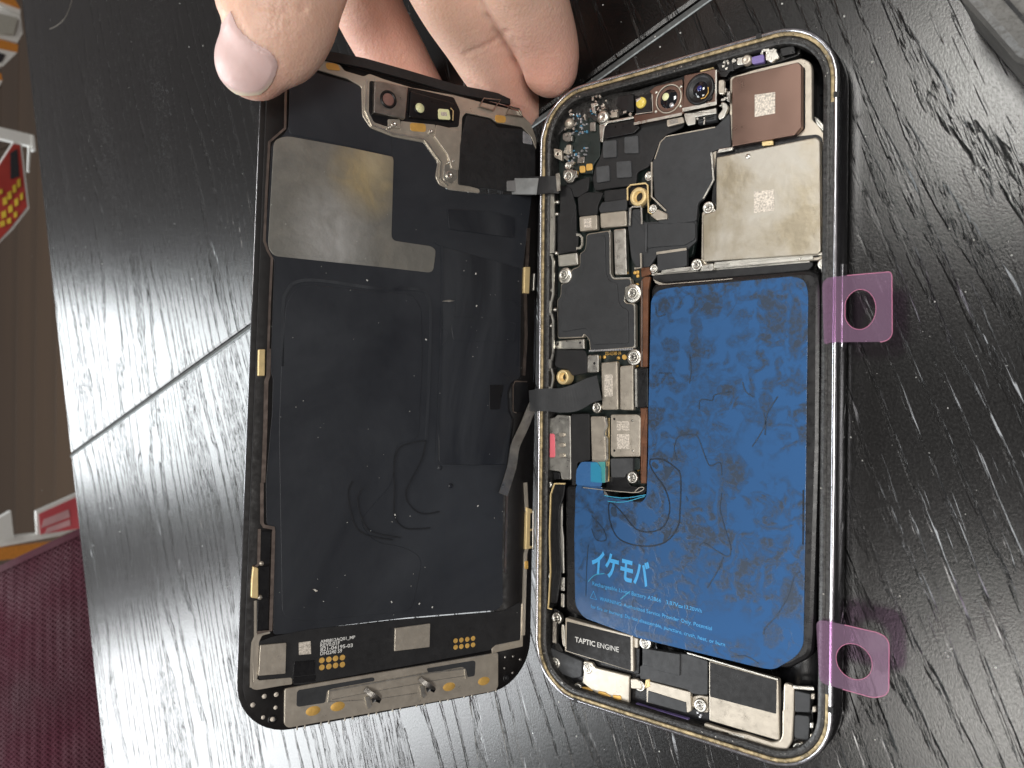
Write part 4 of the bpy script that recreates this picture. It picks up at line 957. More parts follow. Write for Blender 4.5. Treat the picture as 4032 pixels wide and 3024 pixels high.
# ================================================================ the battery
BT = Ctx('battery', 'battery under glossy blue film with light blue lettering, set in the phone body', 'battery', BODY, (45, -90, -5.5))
def bplate(name, fr, pts, z, t=.8, m='nickel', r=.5, bev=.16, **k): return pslab(BT, name, fr, pts, z, t, m, r=r, bev=bev, **k)
bplate('cell', 'z3', [(885, 690), (915, 650), (1870, 570), (1930, 590), (1948, 680), (1942, 1659), ('z4', 1905, 1400), ('z4', 1890, 1560), ('z4', 1740, 1640), ('z4', 1560, 1600), ('z4', 800, 1430), ('z4', 480, 1320), ('z4', 355, 1280), ('z4', 352, 490), ('z4', 590, 500), ('z4', 640, 570), ('z4', 868, 560), ('z4', 872, 0)], -1.25, 4.0, 'cell', r=1.6, bev=1.0, seg=6)
FILM = [(890, 760), (925, 705), (1000, 685), (1780, 612), (1850, 640), (1868, 720), ('z4', 1858, 0), ('z4', 1850, 800), ('z4', 1838, 1490), ('z4', 1790, 1560), ('z4', 1655, 1640), ('z4', 1560, 1625), ('z4', 820, 1445), ('z4', 470, 1315), ('z4', 418, 1240), ('z4', 412, 800), ('z4', 422, 480), ('z4', 585, 495), ('z4', 598, 560), ('z4', 830, 600), ('z4', 862, 560), ('z4', 872, 300), ('z4', 874, 0)]
bplate('blue_film', 'z3', FILM, -1.12, .14, 'bluefilm', r=1.4, bev=.06, seg=6)
pline(BT, 'film_seam', 'z4', [(1838, 520), (1836, 860)], -1.1, .25, .06, 'cell')
# raised outline of a curved pad pressed under the film
J1 = [(885, 330), (960, 330), (1040, 380), (1075, 440), (1070, 660), (1060, 740), (1010, 820), (940, 860), (850, 870), (740, 850), (670, 800), (632, 700), (632, 600), (690, 640), (740, 700), (800, 765), (880, 782), (960, 755), (1000, 680), (1005, 600), (975, 510), (920, 430), (885, 370)]
q = smooth_path([BT.px('z4', p, -1.1) for p in J1 + J1[:1]], 4)
ribbon(BT, 'pressed_outline', q, .30, .05, mat('dark blue crease', (.012, .024, .045), .3, var=.2))
crease = M.get('crease') or mat('dark blue bubble crease', (.022, .045, .085), .35, var=.25); M['crease'] = crease
for q in [[(960, 370), (1035, 385), (1005, 430), (985, 462), (975, 400)], [(905, 340), (940, 372), (925, 395), (890, 365)], [(640, 625), (672, 625), (680, 680), (660, 690), (640, 670)], [(950, 775), (985, 790), (1025, 750), (985, 850), (960, 850), (975, 805)]]:
    bplate('bubble_patch', 'z4', q, -1.08, .05, 'crease', r=.5, bev=.01)
# veins
for pl_ in [[(1590, 40), (1600, 110), (1560, 190), (1520, 250)], [(1050, 340), (1035, 260), (1060, 190), (1130, 175), (1180, 190), (1230, 320), (1260, 370), (1320, 350), (1330, 430)], [(1110, 560), (1120, 590)], [(1330, 540), (1320, 640), (1350, 760), (1385, 880), (1370, 935), (1300, 900), (1220, 850), (1190, 870)],
            [(1340, 940), (1300, 1030), (1240, 1130)], [(1820, 1030), (1780, 1060), (1740, 1180), (1680, 1290), (1600, 1380), (1590, 1420)], [(1390, 1560), (1480, 1555), (1560, 1600)], [(500, 860), (490, 1000), (485, 1180)], [(520, 680), (590, 760), (610, 830), (550, 830), (520, 760)]]:
    ribbon(BT, 'film_crease', smooth_path([BT.px('z4', p, -1.09) for p in pl_], 5), .22, .05, crease)
for pl_ in [[(940, 1215), (1020, 1215)], [(1190, 1440), (1200, 1380), (1270, 1385), (1290, 1350), (1390, 1330)], [(920, 800), (930, 860), (980, 850)], [(1130, 1280), (1140, 1190), (1130, 1100)], [(1460, 1270), (1480, 1330), (1530, 1365)], [(1680, 1360), (1640, 1420), (1610, 1480), (1600, 1600)]]:
    ribbon(BT, 'film_crease', smooth_path([BT.px('z3', p, -1.09) for p in pl_], 5), .25, .05, crease)
zt = -1.07
text(BT, 'lettering', 'イケモバ', 'z4', (517, 1022), (872, 1120), zt, 'filmtext', bold=.035, hy=6.0)
text(BT, 'lettering', 'Rechargeable Li-ion Battery A2866   3.87V', 'z4', (525, 1112), (1058, 1248), zt, 'filmtext')
text(BT, 'lettering', '13.20Wh', 'z4', (1098, 1257), (1205, 1285), zt, 'filmtext')
for dy in (0, 9):
    a_, b_ = BT.px('z4', (1060, 1238 + dy), zt), BT.px('z4', (1090, 1245 + dy), zt)
    ribbon(BT, 'symbol_bar', [a_, b_], .14, .02, 'filmtext')
text(BT, 'lettering', 'WARNING: Authorized Service Provider Only. Potential', 'z4', (570, 1206), (1268, 1394), zt, 'filmtext')
text(BT, 'lettering', 'for fire or burning. Do not disassemble, puncture, crush, heat, or burn', 'z4', (515, 1253), (1350, 1495), zt, 'filmtext')
tri = [BT.px('z4', p, zt) for p in [(512, 1192), (553, 1203), (532, 1150)]]
ribbon(BT, 'warning_triangle', tri, .18, .02, 'filmtext', close=True)
# lifted flap of the film over the board, cyan where it is doubled
flap_m = mat('blue film flap', (.055, .17, .40), .25, var=.08, Alpha=.88)
bplate('film_flap', 'z4', [(422, 490), (425, 395), (455, 345), (550, 345), (580, 385), (585, 500)], -.95, .08, flap_m, r=.8, bev=.02)
cy = mat('translucent cyan film', (.06, .45, .72), .25, var=.05, Alpha=.62); M['cyanfilm'] = cy
bplate('film_overlap', 'z4', [(515, 350), (555, 348), (580, 385), (582, 475), (515, 470)], -.9, .05, cy, r=.2, bev=.01)
bplate('film_overlap', 'z4', [(560, 345), (605, 345), (605, 475), (583, 475), (580, 385)], -1.0, .05, mat('pale teal film', (.10, .50, .50), .3, var=.05, Alpha=.55), r=.1, bev=.01)
# film wrinkles, their glare painted in as pale cyan strips
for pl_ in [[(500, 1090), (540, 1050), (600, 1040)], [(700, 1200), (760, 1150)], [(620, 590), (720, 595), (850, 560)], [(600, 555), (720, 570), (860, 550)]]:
    ribbon(BT, 'glare_wrinkle', smooth_path([BT.px('z4', p, -1.07) for p in pl_], 5), .18, .04, 'cyan')
ribbon(BT, 'wire_loop', smooth_path([B.px('z4', p, -.9) for p in [(470, 505), (600, 520), (720, 532), (800, 535), (840, 520), (845, 505), (820, 505), (790, 530)]], 5), .16, .12, 'nickel')
# pink pull tabs
def tab(fr, outline, hole_c, hr, fold):
    zt_ = .45
    q = [BT.px(fr, p, zt_) for p in outline]
    p2 = [tuple(v[:2]) for v in q]
    if area2(p2) < 0: p2.reverse()
    p2 = fillet(p2, 2.0, 5)
    hc = BT.px(fr, hole_c, zt_)
    ex = BT.px(fr, (hole_c[0] + hr[0], hole_c[1]), zt_); ey = BT.px(fr, (hole_c[0], hole_c[1] + hr[1]), zt_)
    rx, ry = (ex - hc).length, (ey - hc).length
    hol = [(hc.x + rx * math.cos(a) , hc.y + ry * math.sin(a)) for a in [2 * math.pi * k / 40 for k in range(40)]]
    if fold: hol = [(x if x > hc.x - rx * .93 else hc.x - rx * .93, y) for x, y in hol]
    bm = bmesh.new(); b = BT.base
    xmin = min(x for x, y in p2)
    def Z(x):                                   # dips inside the body, runs over the rim, droops a little outside
        if x < 69.5: return zt_ - .15 * (69.5 - x) ** 1.0
        return zt_ - .004 * max(0, x - 73) ** 2
    def vv(x, y): return bm.verts.new(((Vector((x, y, Z(x))) - b) * MM))
    o_ = [vv(*p) for p in p2]; h_ = [vv(*p) for p in hol]
    ed = [bm.edges.new((o_[i], o_[(i + 1) % len(o_)])) for i in range(len(o_))] + [bm.edges.new((h_[i], h_[(i + 1) % len(h_)])) for i in range(len(h_))]
    bmesh.ops.triangle_fill(bm, edges=ed, use_beauty=True)
    me = bpy.data.meshes.new('pull_tab'); bm.to_mesh(me); bm.free()
    o = link('pull_tab', me, BT.e, 'pink')
    s = o.modifiers.new('thickness', 'SOLIDIFY'); s.thickness = .00018
    right = [p for p in p2 if p[0] > 73.5]
    er = [Vector((x, y, Z(x))) for x, y in p2]
    k0 = [v for v in er if v.x > 73.0]
    # thin red pink strip along the outer cut edge
    i0 = next(i for i in range(len(er)) if er[i].x > 73 and er[i - 1].x <= 73)
    run = []
    for i in range(len(er)):
        v = er[(i0 + i) % len(er)]
        if v.x <= 73: break
        run.append(v)
    if len(run) > 2: ribbon(BT, 'tab_edge', run, .12, .12, 'pinkedge', parent=o)
    ribbon(BT, 'hole_edge', [Vector((x, y, Z(x))) for x, y in hol], .09, .1, 'pinkedge', parent=o, close=True)
    return o
tab('r2', [(205, 462), (420, 440), (838, 402), (855, 430), (858, 985), (830, 1030), (775, 1057), (300, 1060), (225, 1085)], (558, 755), (150, 187), 1)
tab('r3', [(135, 400), (300, 432), (520, 485), (655, 517), (722, 555), (750, 612), (747, 1010), (715, 1050), (620, 1068), (300, 975), (165, 938)], (455, 760), (150, 150), 0)
# ================================================================ the lifted screen
M['shadeline'] = mat('painted shadow line', (.012, .013, .016), .5, var=.2)
SC = Ctx('phone_screen', 'lifted phone screen showing its dark back, standing on its long edge beside the body', 'phone screen', SCR, (35.2, -73.2, -1.9))
def sp_(name, fr, pts, z, t=.3, m='matte', r=.5, bev=.08, **k): return pslab(SC, name, fr, pts, z, t, m, r=r, bev=bev, **k)
SW, SH_, SR = 71.3, 146.4, 11.5
sweep(SC, 'cover_glass', SW, SH_, SR, [(.25, -1.9), (0, -1.65), (0, -.9), (.25, -.75), (34.9, -.75), (34.9, -1.9)], 'glassblack')
sweep(SC, 'glass_edge', SW, SH_, SR, [(-.05, -1.5), (-.05, -1.1), (.1, -1.05), (.1, -1.55)], 'side')
# inner plastic frame with notches
sweep(SC, 'plastic_frame', SW, SH_, SR, [(1.0, -.74), (1.0, -.3), (1.2, -.15), (34.5, -.15), (34.5, -.74)], 'glassblack')
FM = [('z1', 540, 430), ('z1', 760, 500), ('z1', 960, 520), ('z1', 985, 560), ('z1', 990, 720), ('z1', 1040, 800), ('z1', 1190, 855), ('z1', 1370, 890), ('z1', 1455, 1010), ('z1', 1458, 1120), ('z1', 1520, 1185), ('z1', 1700, 1205), ('z1', 2045, 1212),
      ('z7', 1925, 240), ('z7', 1910, 470), ('z7', 1905, 980), ('z7', 1860, 1000), ('z7', 1830, 1060), ('z7', 1850, 1240), ('z7', 1838, 1420), ('s4', 1845, 0), ('s4', 1835, 500), ('s4', 1840, 810), ('s4', 1800, 855), ('s4', 1200, 905), ('s4', 700, 965), ('s4', 420, 1010), ('s4', 300, 1021),
      ('s4', 308, 330), ('s4', 300, 300), ('s4', 255, 285), ('s4', 250, 0), ('z7', 285, 1200), ('z7', 290, 980), ('z7', 275, 930), ('z7', 300, 200), ('z7', 250, 140), ('z7', 240, 30), ('z1', 410, 1200), ('z1', 425, 900), ('z1', 505, 835), ('z1', 535, 780)]
sp_('backing_sheet', 'z1', FM, 0, .14, 'film', r=.8)
sp_('corner_sheet', 'z1', [(545, 400), (760, 470), (960, 525), (982, 560), (988, 720), (1040, 800), (1170, 850), (1175, 965), (900, 905), (545, 835), (530, 800)], .12, .12, 'film', r=1.0)
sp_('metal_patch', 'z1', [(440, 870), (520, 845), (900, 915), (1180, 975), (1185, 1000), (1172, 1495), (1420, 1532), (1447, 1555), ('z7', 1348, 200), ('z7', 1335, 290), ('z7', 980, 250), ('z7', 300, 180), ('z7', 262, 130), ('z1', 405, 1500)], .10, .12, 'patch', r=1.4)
pline(SC, 'patch_edge', 'z1', [(440, 1572), (760, 1595), (1060, 1632), (1090, 1625), (1100, 1590), (1150, 1560)], .11, .3, .05, 'patch')
# highlight painted into the metal patch's colour: a golden bloom and a paler haze, each at its own spot
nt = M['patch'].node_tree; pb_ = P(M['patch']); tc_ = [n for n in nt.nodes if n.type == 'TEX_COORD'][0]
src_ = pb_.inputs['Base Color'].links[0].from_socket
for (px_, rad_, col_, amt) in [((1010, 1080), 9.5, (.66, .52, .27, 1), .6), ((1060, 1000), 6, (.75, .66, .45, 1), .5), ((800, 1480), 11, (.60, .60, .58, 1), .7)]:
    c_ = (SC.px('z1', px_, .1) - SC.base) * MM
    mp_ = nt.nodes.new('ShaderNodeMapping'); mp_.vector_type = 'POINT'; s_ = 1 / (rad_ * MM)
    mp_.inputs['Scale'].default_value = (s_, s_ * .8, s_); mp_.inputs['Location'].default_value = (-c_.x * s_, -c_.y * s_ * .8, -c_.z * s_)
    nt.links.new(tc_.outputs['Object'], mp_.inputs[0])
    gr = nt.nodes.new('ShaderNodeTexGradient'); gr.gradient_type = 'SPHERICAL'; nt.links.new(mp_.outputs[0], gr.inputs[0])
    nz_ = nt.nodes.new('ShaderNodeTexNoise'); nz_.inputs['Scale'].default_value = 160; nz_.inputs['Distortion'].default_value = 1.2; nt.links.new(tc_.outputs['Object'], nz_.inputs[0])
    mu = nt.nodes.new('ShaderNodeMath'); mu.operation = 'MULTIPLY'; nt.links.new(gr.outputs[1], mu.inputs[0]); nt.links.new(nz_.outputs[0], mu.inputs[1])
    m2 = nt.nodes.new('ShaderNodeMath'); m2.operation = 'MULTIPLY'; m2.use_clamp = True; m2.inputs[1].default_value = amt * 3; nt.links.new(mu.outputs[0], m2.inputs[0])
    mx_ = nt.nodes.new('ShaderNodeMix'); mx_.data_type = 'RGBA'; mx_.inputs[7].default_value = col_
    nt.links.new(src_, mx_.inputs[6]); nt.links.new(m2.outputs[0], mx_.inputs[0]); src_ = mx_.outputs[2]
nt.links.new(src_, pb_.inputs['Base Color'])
# raised right hand sheet with ripples and the pieces pressed under it
sp_('ripple_sheet', 'z7', [(1400, 120), (1700, 200), (1920, 262), (1905, 480), (1900, 975), (1850, 1000), (1825, 1060), (1845, 1240), (1830, 1420), (1815, 1540), (1600, 1545), (1400, 1535), (1375, 1520), (1372, 1300), (1385, 700)], .16, .14, 'film2', r=.8)
pline(SC, 'sheet_seam', 'z7', [(1350, 90), (1395, 115), (1398, 300), (1392, 700), (1375, 1100), (1358, 1525)], .14, .55, .14, 'film')
pline(SC, 'sheet_seam', 'z7', [(1360, 1545), (1600, 1552), (1820, 1548)], .15, .3, .06, 'film')
sp_('pressed_pad', 'z7', [(1395, 485), (1480, 490), (1482, 560), (1440, 690), (1395, 700)], .28, .12, 'film2', r=.7)
sp_('pressed_pad', 'z7', [(1470, 575), (1730, 590), (1880, 620), (1870, 740), (1740, 742), (1470, 730), (1455, 650)], .26, .12, 'film2', r=.8)
sp_('pressed_pad', 'z1', [(1520, 1300), (1780, 1315), (1940, 1350), (1940, 1480), (1530, 1425)], .26, .14, 'film2', r=.6)
sp_('dark_window', 'z7', [(1705, 1020), (1800, 1020), (1780, 1120), (1775, 1180), (1705, 1185)], .22, .08, 'black', r=.4)
sp_('glue_streak', 'z7', [(1392, 475), (1440, 465), (1480, 472), (1440, 480)], .33, .05, 'silver', r=.1, bev=.01)
for q in [[(1815, 455), (1850, 460), (1885, 490), (1915, 505)], [(1770, 930), (1830, 965), (1890, 968)], [(1395, 640), (1440, 700), (1395, 760)]]:
    ribbon(SC, 'glue_streak', smooth_path([SC.px('z7', p, .3) for p in q], 4), .22, .06, 'film2')
# battery imprint: shallow raised outline left by the cell
imp = [(350, 900), (355, 520), (375, 420), (440, 350), (600, 340), (1000, 395), (1230, 395), (1300, 440), (1318, 560), (1312, 900), (1295, 1300), (1290, 1400)]
ribbon(SC, 'imprint_line', smooth_path([SC.px('z7', p, .0) for p in imp], 4), .7, .10, 'film2')
sp_('imprint_plateau', 'z7', [(375, 480), (470, 360), (1000, 415), (1200, 430), (1260, 520), (1265, 900), (1240, 1380), (1110, 1400), (1080, 1480), (1075, 1659), ('s4', 870, 260), ('s4', 980, 400), ('s4', 1170, 430), ('s4', 1300, 500), ('s4', 1230, 860), ('s4', 500, 930), ('s4', 360, 900), ('z7', 330, 1300), ('z7', 345, 900)], .10, .14, 'film', r=2.5, bev=.12)
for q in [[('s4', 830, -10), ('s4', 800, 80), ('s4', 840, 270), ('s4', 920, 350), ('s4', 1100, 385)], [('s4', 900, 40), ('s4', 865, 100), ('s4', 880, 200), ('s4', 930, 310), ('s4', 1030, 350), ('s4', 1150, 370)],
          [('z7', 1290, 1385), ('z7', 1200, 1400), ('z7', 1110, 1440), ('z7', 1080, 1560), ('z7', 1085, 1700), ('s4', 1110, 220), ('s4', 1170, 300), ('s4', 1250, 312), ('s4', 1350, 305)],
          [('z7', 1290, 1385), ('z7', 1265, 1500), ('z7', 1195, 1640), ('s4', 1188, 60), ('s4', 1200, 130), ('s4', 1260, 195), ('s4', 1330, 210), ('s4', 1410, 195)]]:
    ribbon(SC, 'imprint_line', smooth_path([SC.px(p[0], p[1:], .10) for p in q], 5), [.28] * ((len(q) - 1) * 5 + 1), .14, 'shadeline')  # thin shadow along the hook imprint, painted as a dark line
c = SC.px('s4', (1488, 22), .1); lathe(SC, 'imprint_dot', (c.x, c.y), [(.6, .05), (.55, .2), (.2, .24), (0, .2)], 'film2', n=16)
c = SC.px('z7', (1380, 1562), .1); lathe(SC, 'imprint_dot', (c.x, c.y), [(.6, .05), (.55, .25), (.2, .34), (0, .3)], 'film2', n=16)
# bronze frame line down the left edge and along the bottom
BL = [('z1', 512, 560), ('z1', 508, 800), ('z1', 410, 885), ('z1', 392, 1200), ('z1', 380, 1500), ('z1', 400, 1560), ('z7', 282, 195), ('z7', 268, 480), ('z7', 258, 785)]
pline(SC, 'frame_line', 'z1', BL, .02, .5, .22, 'bronze')
pline(SC, 'frame_line', 'z7', [(262, 785), (258, 960), (245, 1000), (238, 1300), (225, 1659)], .02, .85, .22, 'bronze')
pline(SC, 'frame_line', 's4', [(222, 0), (222, 270), (235, 292), (300, 305), (300, 330), (290, 700), (280, 990), (190, 1005)], .02, .7, .22, 'bronze')
pline(SC, 'frame_line', 's4', [(205, 310), (200, 545), (172, 570)], .02, .6, .2, 'bronze')
pline(SC, 'frame_line', 'z6', [(178, 280), (178, 520), (160, 560), (152, 700), (150, 860)], .02, .5, .2, 'nickel')
sp_('frame_corner', 'z6', [(150, 840), (188, 800), (205, 815), (425, 795), (428, 842), (365, 850), (190, 880), (155, 872)], .12, .35, 'nickel', r=.4)
sp_('frame_corner', 'z6', [(178, 500), (270, 480), (285, 500), (225, 515), (205, 560), (195, 800), (165, 850), (158, 560)], .1, .3, 'nickel', r=.4)
sp_('frame_corner', 'z6', [(1762, 600), (1790, 578), (1955, 545), (1962, 300), (1975, 300), (1972, 588), (1805, 625), (1768, 640)], .1, .35, 'nickel', r=.3)
# right edge strip toward the hinge side
pline(SC, 'edge_strip', 'z7', [(1958, 0), (1945, 250), (1935, 440), (1940, 700), (1925, 960)], .02, .8, .4, 'bronze')
pline(SC, 'edge_strip', 's4', [(1985, 0), (2005, 400), (1985, 480), (1970, 1021)], -.1, .9, .4, 'nickel')
pline(SC, 'edge_strip', 's4', [(1865, 0), (1850, 600)], .02, .6, .3, 'bronze')
pline(SC, 'edge_strip', 'z7', [(1990, 0), (1985, 300), (2000, 600), (1985, 1000)], -.5, .5, .3, 'side')
for (fr, q, m) in [('z7', [(197, 788), (240, 788), (238, 962), (193, 962)], 'brass'), ('z6', [(165, 52), (200, 62), (200, 268), (152, 262), (155, 150)], 'brass'),
                   ('z7', [(1935, 250), (1972, 250), (1965, 425), (1930, 420)], 'brass'), ('z7', [(1995, 290), (2008, 290), (2003, 405), (1990, 405)], 'silver'),
                   ('s4', [(1998, 165), (2035, 180), (2035, 440), (1990, 450)], 'brass'), ('s4', [(2038, 185), (2052, 185), (2050, 450), (2036, 450)], 'silver')]:
    o = sp_('spring_clip', fr, q, .75, .9, m, r=.25, bev=.15)
for q in [[(2022, 205), (2036, 205), (2036, 310), (2020, 310)], [(2020, 325), (2035, 325), (2035, 425), (2018, 425)]]: sp_('clip_slot', 's4', q, .8, .1, 'black', r=.1, bev=.02)
sp_('gold_spot', 's4', [(1985, 525), (2008, 525), (2008, 580), (1985, 580)], .4, .2, 'gold', r=.3)
for (x, y) in [(222, 543), (212, 770)]: 
    c = SC.px('s4', (x, y), .3); lathe(SC, 'clip_pin', (c.x, c.y), [(.5, 0), (.45, .3), (0, .35)], 'nickel', n=12)
sp_('edge_recess', 's4', [(215, 325), (285, 325), (275, 545), (205, 545)], .08, .2, 'black', r=.2)
sp_('edge_recess', 's4', [(200, 565), (275, 560), (268, 985), (190, 995)], .08, .2, 'black', r=.2)
# flex socket on the hinge edge
sp_('cable_socket', 'z7', [(1855, 1010), (1885, 990), (1955, 1010), (1955, 1195), (1860, 1200)], .5, .5, 'black', r=.4)
pline(SC, 'socket_edge', 'z7', [(1950, 1000), (1870, 998), (1858, 1030), (1858, 1195), (1880, 1205)], .52, .3, .1, 'bronze')
pline(SC, 'sheet_fold', 'z7', [(1910, 975), (1850, 1010), (1825, 1070), (1830, 1190), (1860, 1250), (1840, 1400), (1825, 1659)], .22, .35, .12, 'black')
# ---------- top: speaker and sensor bracket
sp_('earpiece_bracket', 'z1', [(690, 395), (760, 375), (850, 400), (880, 440), (1000, 475), (1035, 458), (1068, 470), (1120, 490), (1300, 545), (1560, 590), (1720, 632), (1960, 690), (2040, 770), (2075, 870), (2072, 930), (2040, 850), (1985, 790), (1870, 770), (1830, 765), (1790, 735), (1635, 702), (1612, 730), (1600, 1140), (1720, 1175), (1722, 1200), (1540, 1180), (1470, 1150), (1445, 1100), (1460, 1010), (1375, 885), (1180, 850), (1040, 795), (990, 720), (985, 540), (900, 490), (700, 430)], .30, .4, 'nickel', r=.5, bev=.12)
sp_('black_recess', 'z1', [(1035, 500), (1290, 545), (1560, 605), (1600, 690), (1590, 790), (1440, 800), (1240, 770), (1150, 790), (1060, 760), (1030, 700)], .36, .2, 'black', r=.6)
pline(SC, 'bracket_ridge', 'z1', [(1012, 500), (1010, 690), (1050, 780), (1180, 835), (1375, 868), (1478, 1010), (1470, 1110), (1520, 1155)], .3, .45, .35, 'silver')
pb = sp_('ambient_sensor', 'z1', [(1066, 502), (1100, 500), (1275, 540), (1258, 740), (1062, 700)], 1.5, 1.4, 'darksteel', r=.3, bev=.2)
c = SC.px('z1', (1152, 618), 1.5)
lathe(SC, 'sensor_ring', (c.x, c.y), [(2.0, 1.3), (2.0, 1.65), (1.75, 1.8), (1.45, 1.7), (1.35, 1.5)], 'black', pb, n=32, sy=1.05, cap=False)
lathe(SC, 'sensor_glass', (c.x, c.y), [(1.38, 1.52), (1.1, 1.6), (0, 1.62)], 'ir', pb, n=28, sy=1.05)
lb = sp_('emitter_block', 'z1', [(1290, 560), (1330, 575), (1430, 605), (1565, 640), (1565, 755), (1500, 750), (1280, 730)], .9, .8, 'black', r=.5, bev=.25)
c = SC.px('z1', (1347, 672), 1.0)
lathe(SC, 'emitter_ring', (c.x, c.y), [(1.5, .8), (1.45, 1.15), (1.2, 1.25), (1.15, 1.0)], 'black', lb, n=28, cap=False)
lathe(SC, 'emitter_window', (c.x, c.y), [(1.2, 1.0), (1.15, 1.12), (0, 1.15)], 'paleyellow', lb, n=24)
sp_('emitter_window', 'z1', [(1462, 675), (1530, 680), (1540, 745), (1465, 740)], 1.15, .3, 'paleyellow', r=.5, parent=lb)
sp_('emitter_mark', 'z1', [(1478, 695), (1515, 698), (1518, 722), (1480, 720)], 1.18, .04, 'etch', r=.1, bev=.01, parent=lb)
pline(SC, 'window_frame', 'z1', [(1538, 672), (1555, 690), (1552, 750)], 1.1, .25, .1, 'brass', parent=lb)
for q in [[(760, 388), (835, 395), (860, 440), (770, 432)], [(1285, 762), (1385, 770), (1388, 822), (1290, 815)], [(1815, 712), (1885, 722), (1882, 765), (1820, 762)], [(2000, 930), (2040, 925), (2060, 960), (2055, 1015), (2010, 985)]]:
    sp_('gold_pad', 'z1', q, .42, .1, 'gold', r=.8, bev=.03)
ss = sp_('earpiece_plate', 'z1', [(1450, 775), (1608, 812), (1605, 890), (1590, 1062), (1545, 1045), (1520, 960), (1440, 850)], .75, .4, 'nickel', r=.3, bev=.12)
sp_('screw_tab', 'z1', [(1500, 1020), (1575, 1030), (1580, 1110), (1545, 1145), (1495, 1120)], .5, .3, 'silver', r=.6)
def screw2(fr, p, z, rad):
    c = SC.px(fr, p, z)
    return lathe(SC, 'screw', (c.x, c.y), [(rad, z - .4), (rad, z - .08), (rad * .85, z), (rad * .4, z), (rad * .3, z - .15), (0, z - .15)], 'silver', n=20)
for p, r_ in [((1188, 770), .75), ((1535, 1088), .95), ((1418, 815), .5), ((1530, 1010), .35), ((1558, 1000), .35), ((1160, 790), .4)]: screw2('z1', p, .9, r_)
sp_('bracket_arm', 'z1', [(1150, 740), (1225, 742), (1228, 800), (1150, 790)], .7, .35, 'nickel', r=.3)
sp_('bracket_arm', 'z1', [(1228, 752), (1445, 775), (1440, 840), (1225, 805)], .38, .3, 'nickel', r=.2)
sp_('speaker_module', 'z1', [(1640, 715), (1780, 742), (1835, 792), (1985, 800), (2040, 850), (2068, 930), (2068, 1190), (1900, 1190), (1590, 1145), (1598, 900)], .85, .7, 'matte', r=.5, bev=.15)
sp_('mesh_window', 'z1', [(1990, 810), (2040, 850), (2050, 900), (1990, 890)], .9, .1, 'smd', r=.4)
for q in [[(1740, 615), (1845, 625), (1800, 690), (1715, 665)], [(1900, 665), (1960, 680), (1985, 730), (1880, 715)]]:
    c4_ = [SC.px('z1', p, .5) for p in q]; ribbon(SC, 'wire_frame', c4_, .3, .5, 'darksteel', close=True)
pline(SC, 'foam_edge', 'z1', [(740, 350), (1000, 400), (1270, 475), (1560, 560), (1720, 590), (1900, 630)], -.1, 2.2, .8, 'matte')
sp_('sheet_label', 'z1', [(1890, 1125), (1960, 1120), (2095, 1120), (2092, 1198), (1890, 1188)], 1.05, .15, mat('frosted grey strip', (.20, .20, .20), .5, var=.1), r=.1)
# ---------- bottom driver board
sp_('driver_flex', 'z6', [(205, 555), (300, 520), (560, 470), (850, 440), (1110, 410), (1840, 350), (1955, 290), (1958, 545), (1790, 575), (1760, 612), (1300, 700), (1000, 752), (500, 845), (430, 845), (428, 795), (205, 812), (195, 700)], .08, .2, 'matte', r=.5)
sp_('chip_plate', 'z6', [(212, 580), (388, 563), (382, 770), (200, 785)], .5, .5, 'nickel', r=.15)
sp_('chip_plate', 'z6', [(1116, 466), (1352, 434), (1347, 592), (1112, 620)], .5, .5, 'nickel', r=.15)
pl_ = sp_('code_patch', 'z6', [(470, 562), (550, 552), (553, 638), (472, 645)], .14, .05, 'etch', r=.05, bev=.01)
for i, (t_, x1) in enumerate([('AMB812AQ01_MP', 848), ('REV0.01F', 745), ('821-04195-03', 832), ('DH2240 59', 760)]):
    y0 = 566 + i * 27
    text(SC, 'lettering', t_, 'z6', (614, y0), (x1, y0 - (x1 - 614) * .135), .13, 'white', bold=.02, hy=.82)
for (xs, ys) in [((625, 672, 717, 763), ((681, 675, 668, 662), (728, 722, 715, 709))), ((1522, 1560, 1600, 1639), ((550, 545, 540, 534), (593, 588, 583, 577)))]:
    for row in ys:
        for x, y in zip(xs, row):
            c = SC.px('z6', (x, y), .12); lathe(SC, 'gold_dot', (c.x, c.y), [(.62 if xs[0] < 1000 else .6, .05), (.6 if xs[0] < 1000 else .56, .13), (0, .135)], 'gold', n=16, smooth=False)
sp_('shield_square', 'z6', [(440, 690), (580, 680), (580, 775), (430, 790)], .16, .1, 'black', r=.3)
sp_('shield_square', 'z6', [(430, 795), (585, 780), (583, 822), (430, 838)], .16, .1, 'black', r=.2)
sp_('dust_chip', 'z6', [(565, 205), (580, 203), (600, 215), (585, 222)], .22, .1, 'etch', r=.1)
# bottom speaker plate with folded clips
bp = sp_('bottom_plate', 'z6', [(375, 872), (540, 842), (1000, 765), (1300, 715), (1808, 628), (1808, 860), (1780, 888), (1300, 975), (900, 1045), (400, 1135), (372, 1110)], .35, .45, 'nickel', r=.6, bev=.15)
sp_('plate_window', 'z6', [(470, 880), (960, 795), (978, 800), (975, 820), (690, 872), (660, 885), (648, 965), (470, 992), (455, 985), (458, 895)], .38, .05, 'tape', r=.5, bev=.01, parent=bp)
sp_('plate_window', 'z6', [(1325, 735), (1640, 682), (1655, 690), (1650, 785), (1600, 795), (1590, 735), (1565, 725), (1340, 765)], .38, .05, 'tape', r=.5, bev=.01, parent=bp)
pline(SC, 'plate_ridge', 'z6', [(668, 960), (672, 885), (1000, 825), (1330, 765), (1580, 735), (1590, 800)], .36, .28, .18, 'silver', parent=bp)
pline(SC, 'plate_ridge', 'z6', [(690, 945), (1000, 885), (1400, 812), (1600, 782)], .36, .12, .08, 'silver', parent=bp)
